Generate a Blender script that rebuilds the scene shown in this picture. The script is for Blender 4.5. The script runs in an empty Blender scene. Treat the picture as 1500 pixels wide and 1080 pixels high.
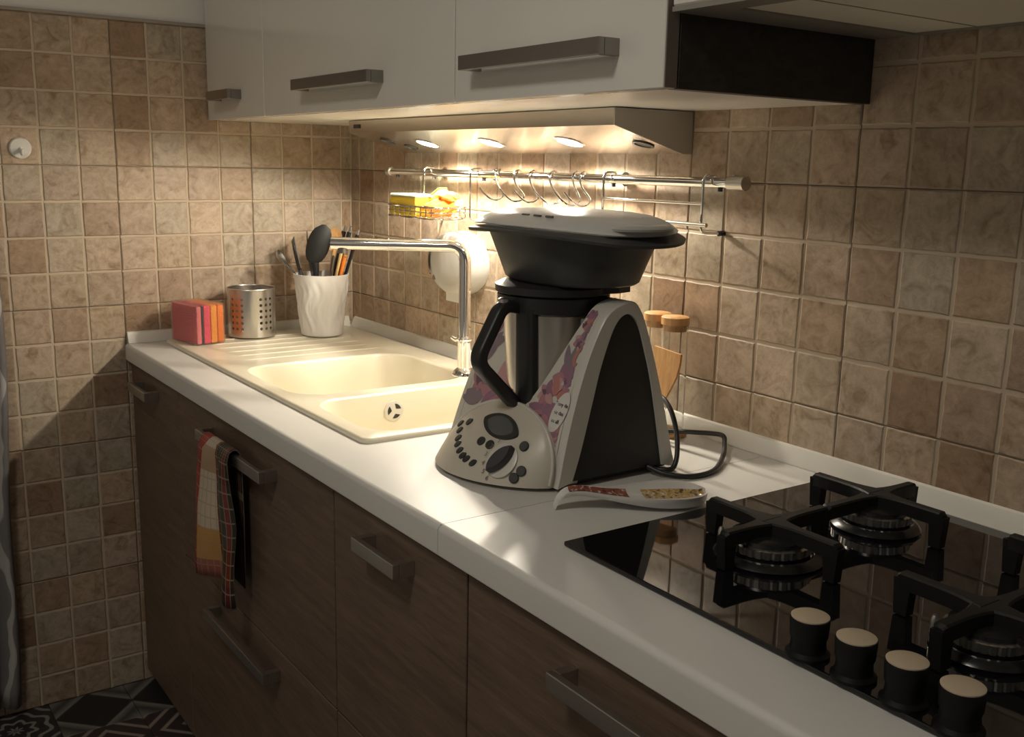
import bpy, bmesh, math, random
from mathutils import Vector, Matrix
random.seed(7)
S = bpy.context.scene
COL = S.collection
PI = math.pi

# ------------------------------------------------------------------ camera, world, exposure
cd = bpy.data.cameras.new('camera'); cam = bpy.data.objects.new('camera', cd); COL.objects.link(cam)
_R = Vector((0.5681522, 0.8226899, 0.01960626)); _U = Vector((-0.17239343, 0.09569139, 0.98036915)); _F = Vector((-0.80466364, 0.56037888, -0.1961936))
cam.matrix_world = Matrix(((_R.x, _U.x, -_F.x, 2.57088), (_R.y, _U.y, -_F.y, -1.24542), (_R.z, _U.z, -_F.z, 1.3495), (0, 0, 0, 1)))
cd.sensor_fit = 'HORIZONTAL'; cd.sensor_width = 36.0; cd.lens = 36.0 * 1493.09 / 1500.0
cd.clip_start = 0.02; cd.clip_end = 50
S.camera = cam
W = bpy.data.worlds.new('room_air'); S.world = W; W.use_nodes = True
bg = W.node_tree.nodes['Background']; bg.inputs[0].default_value = (1.0, 0.93, 0.80, 1); bg.inputs[1].default_value = 0.07
S.view_settings.view_transform = 'Standard'; S.view_settings.look = 'None'
S.view_settings.gamma = 1.0; S.view_settings.use_curve_mapping = False; S.view_settings.exposure = 0.0
LED_W = 8.8

# ------------------------------------------------------------------ materials
def mat(name, col=(.8, .8, .8), rough=.5, metal=0.0, **kw):
    m = bpy.data.materials.new(name); m.use_nodes = True
    b = m.node_tree.nodes['Principled BSDF']
    b.inputs['Base Color'].default_value = (*col, 1); b.inputs['Roughness'].default_value = rough; b.inputs['Metallic'].default_value = metal
    for k, v in kw.items():
        k = {'ior': 'IOR', 'trans': 'Transmission Weight', 'coat': 'Coat Weight', 'spec': 'Specular IOR Level', 'alpha': 'Alpha', 'sheen': 'Sheen Weight', 'sss': 'Subsurface Weight'}[k]
        b.inputs[k].default_value = v
    return m
class NT:
    def __init__(s, m): s.t = m.node_tree; s.b = s.t.nodes['Principled BSDF']
    def n(s, ty, **kw):
        x = s.t.nodes.new(ty)
        for k, v in kw.items(): setattr(x, k, v)
        return x
    def l(s, a, b): s.t.links.new(a, b)
    def coord(s, kind='Object', scale=(1, 1, 1), rand=False):
        c = s.n('ShaderNodeTexCoord'); mp = s.n('ShaderNodeMapping'); mp.inputs['Scale'].default_value = scale
        s.l(c.outputs[kind], mp.inputs['Vector'])
        if rand:
            o = s.n('ShaderNodeObjectInfo'); mu = s.n('ShaderNodeMath', operation='MULTIPLY'); mu.inputs[1].default_value = 61.0
            s.l(o.outputs['Random'], mu.inputs[0]); s.l(mu.outputs[0], mp.inputs['Location'])
        return mp.outputs[0]
    def noise(s, vec, scale=5, detail=4, rough=.55, dist=0):
        x = s.n('ShaderNodeTexNoise'); x.inputs['Scale'].default_value = scale; x.inputs['Detail'].default_value = detail
        x.inputs['Roughness'].default_value = rough; x.inputs['Distortion'].default_value = dist; s.l(vec, x.inputs['Vector']); return x.outputs['Fac']
    def ramp(s, fac, stops, interp='LINEAR'):
        r = s.n('ShaderNodeValToRGB'); r.color_ramp.interpolation = interp
        e = r.color_ramp.elements
        while len(e) < len(stops): e.new(.5)
        for i, (p, c) in enumerate(stops): e[i].position = p; e[i].color = (*c, 1)
        s.l(fac, r.inputs[0]); return r.outputs[0]
    def mix(s, fac, a, b, mode='MIX'):
        x = s.n('ShaderNodeMix', data_type='RGBA', blend_type=mode)
        for v, i in ((fac, 0), (a, 6), (b, 7)):
            if hasattr(v, 'links'): s.l(v, x.inputs[i])
            else: x.inputs[i].default_value = v if i == 0 else (*v, 1)
        return x.outputs[2]
    def math(s, op, a, b=0.0):
        x = s.n('ShaderNodeMath', operation=op)
        for v, i in ((a, 0), (b, 1)):
            if hasattr(v, 'links'): s.l(v, x.inputs[i])
            else: x.inputs[i].default_value = v
        return x.outputs[0]
    def color(s, c): s.l(c, s.b.inputs['Base Color'])
    def bump(s, h, strength=.3, dist=.001):
        b = s.n('ShaderNodeBump'); b.inputs['Strength'].default_value = strength; b.inputs['Distance'].default_value = dist
        s.l(h, b.inputs['Height']); s.l(b.outputs[0], s.b.inputs['Normal'])
M = {}
def tile_material():
    m = mat('glazed_stone_tile', rough=.46); t = NT(m)
    v = t.coord(rand=True)
    n1 = t.noise(v, 1.9, 4, .6, 1.6); n2 = t.noise(v, 6.5, 6, .68, .9); n3 = t.noise(v, 60, 2)
    o = t.n('ShaderNodeObjectInfo')
    base = t.ramp(o.outputs['Random'], [(0, (.30, .195, .125)), (.12, (.42, .30, .20)), (.28, (.41, .33, .255)), (.42, (.51, .385, .275)), (.58, (.45, .355, .26)), (.70, (.43, .365, .28)), (.84, (.53, .415, .315)), (1, (.36, .255, .175))])
    mot = t.ramp(n1, [(.30, (.62, .56, .48)), (.42, (.88, .85, .80)), (.55, (1.0, 1.0, 1.0)), (.70, (1.16, 1.14, 1.10))])
    c = t.mix(1.0, base, mot, 'MULTIPLY')
    vein = t.ramp(n2, [(.40, (.82, .78, .74)), (.52, (1, 1, 1)), (.66, (1.12, 1.11, 1.1))])
    t.color(t.mix(.6, c, vein, 'MULTIPLY')); t.bump(n3, .10, .05)
    return m
M['tile'] = tile_material()
M['grout'] = mat('cream_grout', (.56, .46, .34), .8)
M['joint'] = mat('dark_joint', (.17, .13, .10), .9)
def plaster():
    m = mat('pale_plaster', (.80, .775, .73), .8); t = NT(m); n = t.noise(t.coord(), 60, 4); t.bump(n, .15, .002); return m
M['plaster'] = plaster()
def worktop_mat():
    m = mat('white_laminate', (.80, .79, .76), .38); t = NT(m); v = t.coord()
    n = t.noise(v, 420, 2); n2 = t.noise(v, 9, 4)
    t.color(t.mix(n2, (.62, .61, .58), (.67, .66, .63))); t.bump(n, .10, .0006); return m
M['worktop'] = worktop_mat()
def wood(name, dark, light, rough=.45, scale=(1.2, 9, 16), sc=5):
    m = mat(name, light, rough); t = NT(m); v = t.coord(scale=scale, rand=True)
    n = t.noise(v, sc, 6, .62, .5); n2 = t.noise(v, sc * 5, 3)
    c = t.ramp(n, [(.3, dark), (.5, tuple((a + b) / 2 for a, b in zip(dark, light))), (.7, light)])
    t.color(t.mix(.35, c, t.ramp(n2, [(.35, (.65, .62, .6)), (.6, (1.1, 1.1, 1.1))]), 'MULTIPLY')); t.bump(n2, .12, .0008)
    return m
M['wood'] = wood('walnut_laminate', (.105, .070, .049), (.185, .127, .091), .42)
M['wood_dark'] = wood('dark_end_panel', (.020, .017, .015), (.045, .038, .033), .5)
M['carcass'] = mat('white_carcass', (.88, .86, .80), .30)
M['gloss'] = mat('gloss_white_door', (.80, .78, .72), .14, coat=.3)
M['edge'] = mat('door_edge_band', (.20, .165, .14), .4)
M['steel'] = mat('brushed_steel', (.56, .54, .51), .34, 1.0)
def brushed(name, col, rough):
    m = mat(name, col, rough, 1.0); t = NT(m); n = t.noise(t.coord(scale=(6, 6, 300)), 4, 2); t.bump(n, .06, .0004); return m
M['steel_dark'] = mat('dark_steel', (.33, .31, .29), .38, 1.0)
M['steel_cup'] = brushed('drainer_steel', (.66, .64, .61), .27)
M['chrome'] = mat('polished_chrome', (.82, .82, .82), .07, 1.0)
M['lamp_metal'] = mat('satin_lamp_metal', (.62, .58, .52), .24, 1.0)
M['black_plastic'] = mat('black_plastic', (.018, .018, .018), .42)
M['dark_grey'] = mat('charcoal_plastic', (.055, .056, .055), .48)
M['black_glass'] = mat('black_hob_glass', (.006, .006, .007), .035, spec=.6)
M['iron'] = mat('cast_iron', (.008, .008, .0075), .55, spec=.3)
M['knob_black'] = mat('knob_black', (.006, .006, .006), .5, spec=.2)
M['burner'] = mat('burner_alloy', (.62, .60, .57), .32, 1.0)
M['enamel'] = mat('black_enamel', (.012, .012, .012), .25)
M['knob_top'] = mat('beige_knob_cap', (.50, .41, .30), .40)
M['sink'] = mat('cream_sink', (.82, .76, .60), .30, coat=.2)
M['white_plastic'] = mat('white_plastic', (.74, .72, .66), .35)
M['appliance'] = mat('appliance_shell', (.60, .575, .52), .32)
M['panel'] = mat('control_fascia', (.56, .52, .44), .36)
def lid_mat():
    m = mat('translucent_lid', (.88, .87, .85), .3); t = NT(m); o = t.t.nodes['Material Output']
    tr = t.n('ShaderNodeBsdfTranslucent'); tr.inputs[0].default_value = (.95, .94, .92, 1); mx = t.n('ShaderNodeMixShader'); mx.inputs[0].default_value = .42
    t.l(t.b.outputs[0], mx.inputs[1]); t.l(tr.outputs[0], mx.inputs[2]); t.l(mx.outputs[0], o.inputs[0]); return m
M['lid_white'] = lid_mat()
M['nylon'] = mat('black_nylon', (.016, .017, .017), .5)
M['display'] = mat('lcd_grey', (.095, .10, .10), .2)
M['button'] = mat('dark_button', (.030, .030, .028), .4)
M['mark'] = mat('printed_mark', (.16, .14, .12), .6)
M['glass'] = mat('clear_glass', (.97, .97, .96), .03, trans=1.0, ior=1.30)
M['bamboo'] = wood('bamboo', (.52, .26, .09), (.72, .42, .18), .5, (30, 30, 2), 3)
M['beech'] = wood('beech_wood', (.56, .29, .11), (.76, .46, .20), .5, (30, 30, 2), 3)
M['paper'] = mat('paper_white', (.80, .79, .75), .8)
M['porcelain'] = mat('white_ceramic', (.72, .71, .69), .3)
def matte_pot():
    m = mat('embossed_pot', (.74, .72, .69), .5); t = NT(m); return m
M['pot'] = matte_pot()
def emit(name, col, s):
    m = bpy.data.materials.new(name); m.use_nodes = True; t = m.node_tree; t.nodes.clear()
    e = t.nodes.new('ShaderNodeEmission'); e.inputs[0].default_value = (*col, 1); e.inputs[1].default_value = s
    o = t.nodes.new('ShaderNodeOutputMaterial'); t.links.new(e.outputs[0], o.inputs[0]); return m
M['led'] = emit('lit_led_lens', (1.0, .90, .74), 26.0)
def plain(name, col, rough=.6, **k):
    if name not in M: M[name] = mat(name, col, rough, **k)
    return M[name]

# ------------------------------------------------------------------ geometry helpers
class MB:
    def __init__(s): s.v = []; s.f = []; s.m = []; s.cur = 0; s.wn = False
    def add(s, vs, fs):
        o = len(s.v); s.v += [tuple(v) for v in vs]
        for f in fs: s.f.append(tuple(i + o for i in f)); s.m.append(s.cur)
        return s
    def box(s, lo, hi, bev=0.0, seg=2):
        bm = bmesh.new(); bmesh.ops.create_cube(bm, size=1)
        for v in bm.verts: v.co = Vector([lo[i] + (v.co[i] + .5) * (hi[i] - lo[i]) for i in range(3)])
        if bev > 0: bmesh.ops.bevel(bm, geom=bm.edges[:], offset=min(bev, .49 * min(abs(hi[i] - lo[i]) for i in range(3))), segments=seg, profile=.5, affect='EDGES')
        s.wn = s.wn or bev > 0; s.bm(bm); return s
    def bm(s, bm, mw=None):
        bm.verts.index_update()
        s.add([(mw @ v.co) if mw else v.co.copy() for v in bm.verts], [[v.index for v in f.verts] for f in bm.faces]); bm.free(); return s
    def tube(s, pts, r, n=10, closed=False, caps=True, sy=1.0, up=None):
        P = [Vector(p) for p in pts]; N = len(P)
        rr = r if isinstance(r, (list, tuple)) else [r] * N
        T = []
        for i in range(N):
            a = P[(i - 1) % N] if (closed or i > 0) else P[i]; b = P[(i + 1) % N] if (closed or i < N - 1) else P[i]
            T.append((b - a).normalized())
        x = (Vector(up) if up else (Vector((0, 0, 1)) if abs(T[0].z) < .9 else Vector((1, 0, 0))))
        x = (x - T[0] * x.dot(T[0])).normalized()
        vs = []
        for i in range(N):
            x = (x - T[i] * x.dot(T[i])).normalized(); y = T[i].cross(x)
            for k in range(n):
                a = 2 * PI * k / n; vs.append(P[i] + (x * math.cos(a) + y * math.sin(a) * sy) * rr[i])
        fs = []
        for i in range(N if closed else N - 1):
            j = (i + 1) % N
            for k in range(n): fs.append((i * n + k, i * n + (k + 1) % n, j * n + (k + 1) % n, j * n + k))
        if caps and not closed: fs += [tuple(range(n - 1, -1, -1)), tuple((N - 1) * n + k for k in range(n))]
        return s.add(vs, fs)
    def lathe(s, prof, c=(0, 0, 0), n=32, sx=1.0, sy=1.0, mw=None, caps=True, rfun=None):
        vs = []
        for i, (r, z) in enumerate(prof):
            for k in range(n):
                a = 2 * PI * k / n; q = r * (rfun(a, z) if rfun else 1)
                p = Vector((c[0] + q * sx * math.cos(a), c[1] + q * sy * math.sin(a), c[2] + z)); vs.append(mw @ p if mw else p)
        fs = []
        for i in range(len(prof) - 1):
            for k in range(n): fs.append((i * n + k, i * n + (k + 1) % n, (i + 1) * n + (k + 1) % n, (i + 1) * n + k))
        if caps:
            if prof[0][0] > 1e-5: fs.append(tuple(range(n - 1, -1, -1)))
            if prof[-1][0] > 1e-5: fs.append(tuple((len(prof) - 1) * n + k for k in range(n)))
        return s.add(vs, fs)
    def loft(s, rings, close=True, cap0=False, cap1=False):
        n = len(rings[0]); vs = [p for r in rings for p in r]; fs = []
        for i in range(len(rings) - 1):
            for k in range(n if close else n - 1): fs.append((i * n + k, i * n + (k + 1) % n, (i + 1) * n + (k + 1) % n, (i + 1) * n + k))
        if cap0: fs.append(tuple(range(n - 1, -1, -1)))
        if cap1: fs.append(tuple((len(rings) - 1) * n + k for k in range(n)))
        return s.add(vs, fs)
    def prism(s, poly, axis, a, b):
        """poly: 2D points in the plane across axis; extruded from a to b along it"""
        def p3(q, t): return {'x': (t, q[0], q[1]), 'y': (q[0], t, q[1]), 'z': (q[0], q[1], t)}[axis]
        n = len(poly); vs = [p3(q, a) for q in poly] + [p3(q, b) for q in poly]
        return s.add(vs, [tuple(range(n - 1, -1, -1)), tuple(range(n, 2 * n))] + [(k, (k + 1) % n, n + (k + 1) % n, n + k) for k in range(n)])
BASE = {}
def finish(me, smooth, ang=40):
    bm = bmesh.new(); bm.from_mesh(me); bmesh.ops.remove_doubles(bm, verts=bm.verts, dist=1e-6); bmesh.ops.recalc_face_normals(bm, faces=bm.faces); bm.to_mesh(me); bm.free()
    if smooth:
        me.polygons.foreach_set('use_smooth', [True] * len(me.polygons)); me.set_sharp_from_angle(angle=math.radians(ang))
def build(name, mb, mats, parent=None, base=None, smooth=True, ang=40, recalc=True):
    b = Vector(BASE[parent.name]) if parent else Vector(base if base is not None else (0, 0, 0))
    me = bpy.data.meshes.new(name); me.from_pydata([Vector(v) - b for v in mb.v], [], mb.f)
    mats = mats if isinstance(mats, (list, tuple)) else [mats]
    for m_ in mats: me.materials.append(M[m_] if isinstance(m_, str) else m_)
    if len(mats) > 1: me.polygons.foreach_set('material_index', mb.m)
    finish(me, smooth, ang)
    o = bpy.data.objects.new(name, me); COL.objects.link(o)
    if parent: o.parent = parent
    else: o.location = b
    BASE[o.name] = tuple(b)
    if mb.wn and smooth: o.modifiers.new('weighted_normal', 'WEIGHTED_NORMAL').keep_sharp = True
    return o
def tag(o, label, cat, group=None):
    o['label'] = label; o['category'] = cat
    if group: o['group'] = group
    return o
def thing(name, label, cat, loc, group=None):
    o = bpy.data.objects.new(name, None); COL.objects.link(o); o.location = loc; o.empty_display_size = .05
    BASE[o.name] = tuple(loc); return tag(o, label, cat, group)
def struct(o): o['kind'] = 'structure'; return o
def crom(pts, k=8, closed=False):
    P = [Vector(p) for p in pts]; n = len(P); out = []
    for i in range(n if closed else n - 1):
        g = (lambda j: P[j % n]) if closed else (lambda j: P[max(0, min(n - 1, j))])
        a, b, c, d = g(i - 1), g(i), g(i + 1), g(i + 2)
        for t in [q / k for q in range(k)]:
            out.append(.5 * ((2 * b) + (c - a) * t + (2 * a - 5 * b + 4 * c - d) * t * t + (3 * b - a - 3 * c + d) * t ** 3))
    if not closed: out.append(P[-1])
    return out
def fillet(pts, r, k=5):
    P = [Vector(p) for p in pts]; out = [P[0]]
    for i in range(1, len(P) - 1):
        a = (P[i - 1] - P[i]); b = (P[i + 1] - P[i]); q = min(r, a.length * .49, b.length * .49)
        s, e = P[i] + a.normalized() * q, P[i] + b.normalized() * q
        for t in [j / k for j in range(k + 1)]: out.append(s * (1 - t) ** 2 + P[i] * 2 * t * (1 - t) + e * t * t)
    return out + [P[-1]]
def lerp(a, b, t): return a + (b - a) * t
def interp(xs, ys, x):
    if x <= xs[0]: return ys[0]
    for i in range(len(xs) - 1):
        if x <= xs[i + 1]: return lerp(ys[i], ys[i + 1], (x - xs[i]) / (xs[i + 1] - xs[i]))
    return ys[-1]

# ================================================================== THE ROOM
U = 1 / 12.0                       # one square of the wall tiling
Z0 = 1.328                         # height of a full tile joint
CT = .900                          # worktop surface
wl = struct(build('wall_left', MB().box((-.12, -3.2, 0), (-.0015, .12, 2.5)), 'plaster', smooth=False))
wb = struct(build('wall_back', MB().box((-.0015, .0015, 0), (3.2, .12, 2.5)), 'plaster', smooth=False))
struct(build('wall_front', MB().box((-.12, -2.75, 0), (3.2, -2.63, 2.5)), 'plaster', smooth=False))  # unseen opposite wall, added to hold back low ambient light
struct(build('ceiling', MB().box((-.12, -3.2, 2.5), (3.2, .12, 2.6)), 'plaster', smooth=False))
build('grout_bed', MB().box((-.0035, -1.40, 0), (-.0008, 0, Z0 + 4 * U + .002)), 'grout', wl, smooth=False)
build('grout_bed', MB().box((0, .0006, .86), (2.62, .0030, Z0 + 4 * U)), 'grout', wb, smooth=False)

def tile_meshes():
    """squares with slightly uneven edges, unit size, face on +Z"""
    out = []
    for k in range(7):
        rnd = random.Random(40 + k); ring = []
        n = 6
        for side in range(4):
            for i in range(n):
                t = -.5 + i / n; j = .5 - (abs(rnd.gauss(0, .010)) if i else .012)
                ring.append({0: (t, -j), 1: (j, t), 2: (-t, j), 3: (-j, -t)}[side])
        N = len(ring)
        vs = [(x, y, 0) for x, y in ring] + [(x, y, .72) for x, y in ring] + [(x * .955, y * .955, 1.0) for x, y in ring] + [(0, 0, 1.0)]
        fs = []
        for a in (0, 1):
            for i in range(N): fs.append((a * N + i, a * N + (i + 1) % N, (a + 1) * N + (i + 1) % N, (a + 1) * N + i))
        for i in range(N): fs.append((2 * N + i, 2 * N + (i + 1) % N, 3 * N))
        me = bpy.data.meshes.new('wall_tile'); me.from_pydata(vs, [], fs); me.materials.append(M['tile']); me.update()
        me.polygons.foreach_set('use_smooth', [True] * len(me.polygons)); me.set_sharp_from_angle(angle=math.radians(50))
        out.append(me)
    return out
TM = tile_meshes()
def tiles(parent, us, vs, useam, vseam, place, skip):
    c = 0
    for i in range(len(us) - 1):
        for j in range(len(vs) - 1):
            if skip(us[i], us[i + 1], vs[j], vs[j + 1]): continue
            g = lambda k, sm: .0008 if k in sm else .0021
            a0, a1 = us[i] + g(i, useam), us[i + 1] - g(i + 1, useam); b0, b1 = vs[j] + g(j, vseam), vs[j + 1] - g(j + 1, vseam)
            o = bpy.data.objects.new('tile', TM[random.randrange(7)]); COL.objects.link(o); o.parent = parent
            o.matrix_local = place((a0 + a1) / 2, (b0 + b1) / 2) @ Matrix.Rotation(0, 4, 'Z') @ Matrix.Diagonal((a1 - a0, b1 - b0, .0030, 1)); c += 1
    return c
# left wall: u runs along -y, v up
ku = list(range(0, 17)); lu = [0.002] + [.0312 + k * U for k in ku]; lv = [0.0] + [Z0 + m * U for m in range(-15, 5)]
mwl = lambda u, v: Matrix.Translation((-.0018, -u, v)) @ Matrix(((0, 0, 1, 0), (-1, 0, 0, 0), (0, 1, 0, 0), (0, 0, 0, 1)))
tiles(wl, lu, lv, {4, 8, 12, 16}, {0, 4, 8, 12, 16, 20}, mwl, lambda a, b, c, d: b < .60 and d < .88 or (b < .39 and c > 1.5))
# back wall: u runs along x
bu = [0.002] + [-.0328 + j * U for j in range(1, 31)]; bv = [Z0 + m * U for m in range(-5, 4)]
mwb = lambda u, v: Matrix.Translation((u, .0018, v)) @ Matrix(((1, 0, 0, 0), (0, 0, -1, 0), (0, 1, 0, 0), (0, 0, 0, 1)))
tiles(wb, bu, bv, {0, 4, 8, 12, 16, 20, 24, 28}, {1, 5}, mwb, lambda a, b, c, d: b < 1.62 and c > 1.48)
for k in (3, 7, 11, 15):
    y = -(.0312 + k * U); z = .88 if y > -.6 else 0
    build('joint', MB().box((-.0018, y - .0009, z), (-.0002, y + .0009, Z0 + 4 * U)), 'joint', wl, smooth=False)
for m_ in (0, -4, -8, -12):
    z = Z0 + m_ * U; build('joint', MB().box((-.0018, -1.4, z - .0009), (-.0002, (-.6 if z < .9 else 0), z + .0009)), 'joint', wl, smooth=False)
for j in (4, 8, 12, 16, 20, 24, 28):
    x = -.0328 + j * U; build('joint', MB().box((x - .0009, .0002, .90), (x + .0009, .0018, 1.578)), 'joint', wb, smooth=False)
for m_ in (0, -4):
    z = Z0 + m_ * U; build('joint', MB().box((0, .0002, z - .0009), (2.6, .0018, z + .0009)), 'joint', wb, smooth=False)
struct(build('trim_1', MB().box((-.004, -1.40, Z0 + 4 * U), (.006, 0, Z0 + 4 * U + .008), .002), plain('trim_grey', (.36, .31, .26), .5)))

# floor of patterned cement tiles
fl = struct(build('floor', MB().box((-.12, -3.2, -.1), (3.2, .12, -.004)), plain('floor_bed', (.05, .048, .045), .8), smooth=False))
def floor_mat():
    m = mat('patterned_cement_tile', rough=.55); t = NT(m)
    c = t.n('ShaderNodeTexCoord'); sp = t.n('ShaderNodeSeparateXYZ'); t.l(c.outputs['Object'], sp.inputs[0])
    ax = t.math('ABSOLUTE', sp.outputs[0]); ay = t.math('ABSOLUTE', sp.outputs[1])
    d = t.math('ADD', ax, ay)                                    # diamond distance
    r = t.math('SQRT', t.math('ADD', t.math('MULTIPLY', ax, ax), t.math('MULTIPLY', ay, ay)))
    an = t.math('ARCTAN2', ay, ax)
    pet = t.math('COSINE', t.math('MULTIPLY', an, 8.0))
    ring = t.math('SINE', t.math('MULTIPLY', t.math('ADD', r, t.math('MULTIPLY', pet, .006)), 190.0))
    o = t.n('ShaderNodeObjectInfo')
    pat = t.ramp(ring, [(.0, (.030, .030, .032)), (.45, (.034, .034, .036)), (.6, (.20, .19, .175)), (1, (.24, .23, .21))])
    red = t.ramp(t.math('SINE', t.math('MULTIPLY', d, 120.0)), [(.2, (.045, .035, .035)), (.6, (.15, .055, .045)), (.8, (.27, .25, .22))])
    dia = t.ramp(t.math('SUBTRACT', d, .078), [(0, (.018, .018, .020)), (.012, (.018, .018, .02)), (.02, (.22, .205, .185)), (.05, (.05, .05, .05)), (.09, (.19, .18, .165))])
    s1 = t.math('GREATER_THAN', o.outputs['Random'], .42); s2 = t.math('GREATER_THAN', o.outputs['Random'], .74)
    t.color(t.mix(s2, t.mix(s1, dia, pat), red)); return m
M['floor_tile'] = floor_mat()
fme = None
for i in range(9):
    for j in range(9):
        x, y = .09 + i * .18, -.58 - j * .18
        if fme is None:
            q = MB().box((-.0893, -.0893, -.004), (.0893, .0893, 0), .001, 1); fme = bpy.data.meshes.new('floor_tile'); fme.from_pydata(q.v, [], q.f); fme.materials.append(M['floor_tile'])
        o = bpy.data.objects.new('floor_tile', fme); COL.objects.link(o); o.parent = fl; o.location = (x, y, 0)

# ================================================================== WORKTOP AND CABINETS
SX0, SX1, SY0, SY1 = .035, 1.130, -.530, -.038     # sink outline
FY = -.618                                       # worktop nose
def nose(y0, y1):
    z1, z0, r = CT, .857, .009
    a = [(y1, z0), (y0 + .003, z0), (y0, z0 + .003)] + [(y0 + r - r * math.cos(t), z1 - r + r * math.sin(t)) for t in [i * PI / 12 for i in range(7)]] + [(y1, z1)]
    return a
wt = thing('worktop', 'long white laminate kitchen worktop with rounded front edge', 'worktop', (1.3, -.3, .857))
m1 = MB().prism(nose(FY, -.505), 'x', .003, 1.5118)
m1.box((.003, -.505, .857), (.09, -.0015, CT)); m1.box((1.095, -.505, .857), (1.5118, -.0015, CT)); m1.box((.09, -.07, .857), (1.095, -.0015, CT))
build('slab', m1, 'worktop', wt, ang=25)
build('slab', MB().prism(nose(FY, -.0015), 'x', 1.5128, 2.62), 'worktop', wt, ang=25)
build('joint_strip', MB().box((1.5116, FY + .004, .858), (1.5130, -.02, CT - .0007)), 'joint', wt, smooth=False)
cove = [(-.0012, CT + .0005), (-.0155, CT + .0005), (-.0155, CT + .004), (-.006, .926), (-.0012, .928)]
struct(build('trim_2', MB().prism(cove, 'x', .017, 2.62), 'white_plastic', ang=30))
struct(build('trim_3', MB().prism([(-x, z) for x, z in cove], 'y', -.612, -.0155), 'white_plastic', ang=30))

def bar_handle(x0, x1, yf, yd, zc, h=.021):
    """flat bar with legs returning to the door"""
    a = MB(); y1 = yf + .010
    a.box((x0, yf, zc - h / 2), (x1, y1, zc + h / 2), .0012); w = .013
    a.box((x0, y1, zc - h / 2), (x0 + w, yd, zc + h / 2), .0008); a.box((x1 - w, y1, zc - h / 2), (x1, yd, zc + h / 2), .0008)
    return a
FRONT = -.606
def base_cabinet(x0, x1, label, splits):
    t = thing('base_cabinet', label, 'cabinet', ((x0 + x1) / 2, -.3, 0), 'walnut base cabinets under the worktop')
    b = MB(); w = .016
    b.box((x0 + .0005, -.586, .085), (x0 + w, -.02, .72 if False else .855)); b.box((x1 - w, -.586, .085), (x1 - .0005, -.02, .855))
    b.box((x0 + w, -.586, .085), (x1 - w, -.02, .10)); b.box((x0 + w, -.03, .10), (x1 - w, -.02, .855))
    build('carcass', b, 'carcass', t, smooth=False)
    build('plinth', MB().box((x0 + .001, -.582, 0), (x1 - .001, -.566, .083)), 'wood', t, smooth=False)
    for z0, z1, h0, h1, kind in splits:
        d = build(kind, MB().box((x0 + .0013, FRONT, z0 + .0013), (x1 - .0013, -.5875, z1 - .0013), .0012, 1), 'wood', t, smooth=False)
        if h0 is not None: build('handle', bar_handle(h0, h1, -.640, FRONT, z1 - .040 if z1 > .6 else z1 - .048), 'steel', d)
    return t
base_cabinet(.004, .385, 'narrow walnut base cabinet against the tiled side wall', [(.03, .851, .095, .235, 'door')])
base_cabinet(.386, 1.175, 'wide walnut sink cabinet holding a checked tea towel', [(.477, .851, .60, .945, 'drawer_front'), (.03, .477, .60, .936, 'drawer_front')])
base_cabinet(1.176, 1.565, 'walnut base cabinet with short bar handle below the food processor', [(.477, .851, 1.305, 1.432, 'drawer_front'), (.03, .477, 1.305, 1.432, 'drawer_front')])
base_cabinet(1.566, 2.46, 'walnut base cabinet with long bar handle below the gas hob', [(.477, .851, 1.775, 2.25, 'drawer_front'), (.03, .477, 1.775, 2.25, 'drawer_front')])

UB, UY = 1.443, -.390
def wall_cabinet(x0, x1, label, h0, h1, end=False):
    t = thing('wall_cabinet', label, 'cabinet', ((x0 + x1) / 2, -.2, UB), 'gloss white wall cabinets')
    b = MB(); xr = x1 - (.018 if end else .0005)
    b.box((x0 + .0005, -.369, UB), (xr, -.0015, UB + .018), .001, 1); b.box((x0 + .0005, -.369, 2.10), (xr, -.0015, 2.118))
    b.box((x0 + .0005, -.369, UB + .018), (x0 + .016, -.0015, 2.10)); b.box((xr - .016, -.369, UB + .018), (xr, -.0015, 2.10)); b.box((x0 + .016, -.012, UB + .018), (xr - .016, -.0015, 2.10))
    build('carcass', b, 'carcass', t, smooth=False)
    if end: build('end_panel', MB().box((x1 - .0175, -.368, UB - .001), (x1 + .001, -.0015, 2.118), .0006, 1), 'wood_dark', t, smooth=False)
    d = build('door', MB().box((x0 + .0012, UY, UB - .001), (x1 - .0012, -.370, 2.118), .0012, 1), ['gloss'], t, smooth=False)
    build('handle', bar_handle(h0, h1, -.424, UY, UB + .052), 'steel_dark', d)
    if end: build('edge_band', MB().box((x1 - .0011, UY + .0008, UB), (x1 + .001, -.3705, 2.117)), 'edge', d, smooth=False)
    return t
wall_cabinet(.004, .378, 'gloss white wall cabinet with short handle against the tiled side wall', .095, .240)
wall_cabinet(.379, 1.170, 'wide gloss white wall cabinet above the sink', .605, .935)
wall_cabinet(1.171, 1.645, 'gloss white wall cabinet with dark wood end panel', 1.235, 1.562, True)

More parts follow.
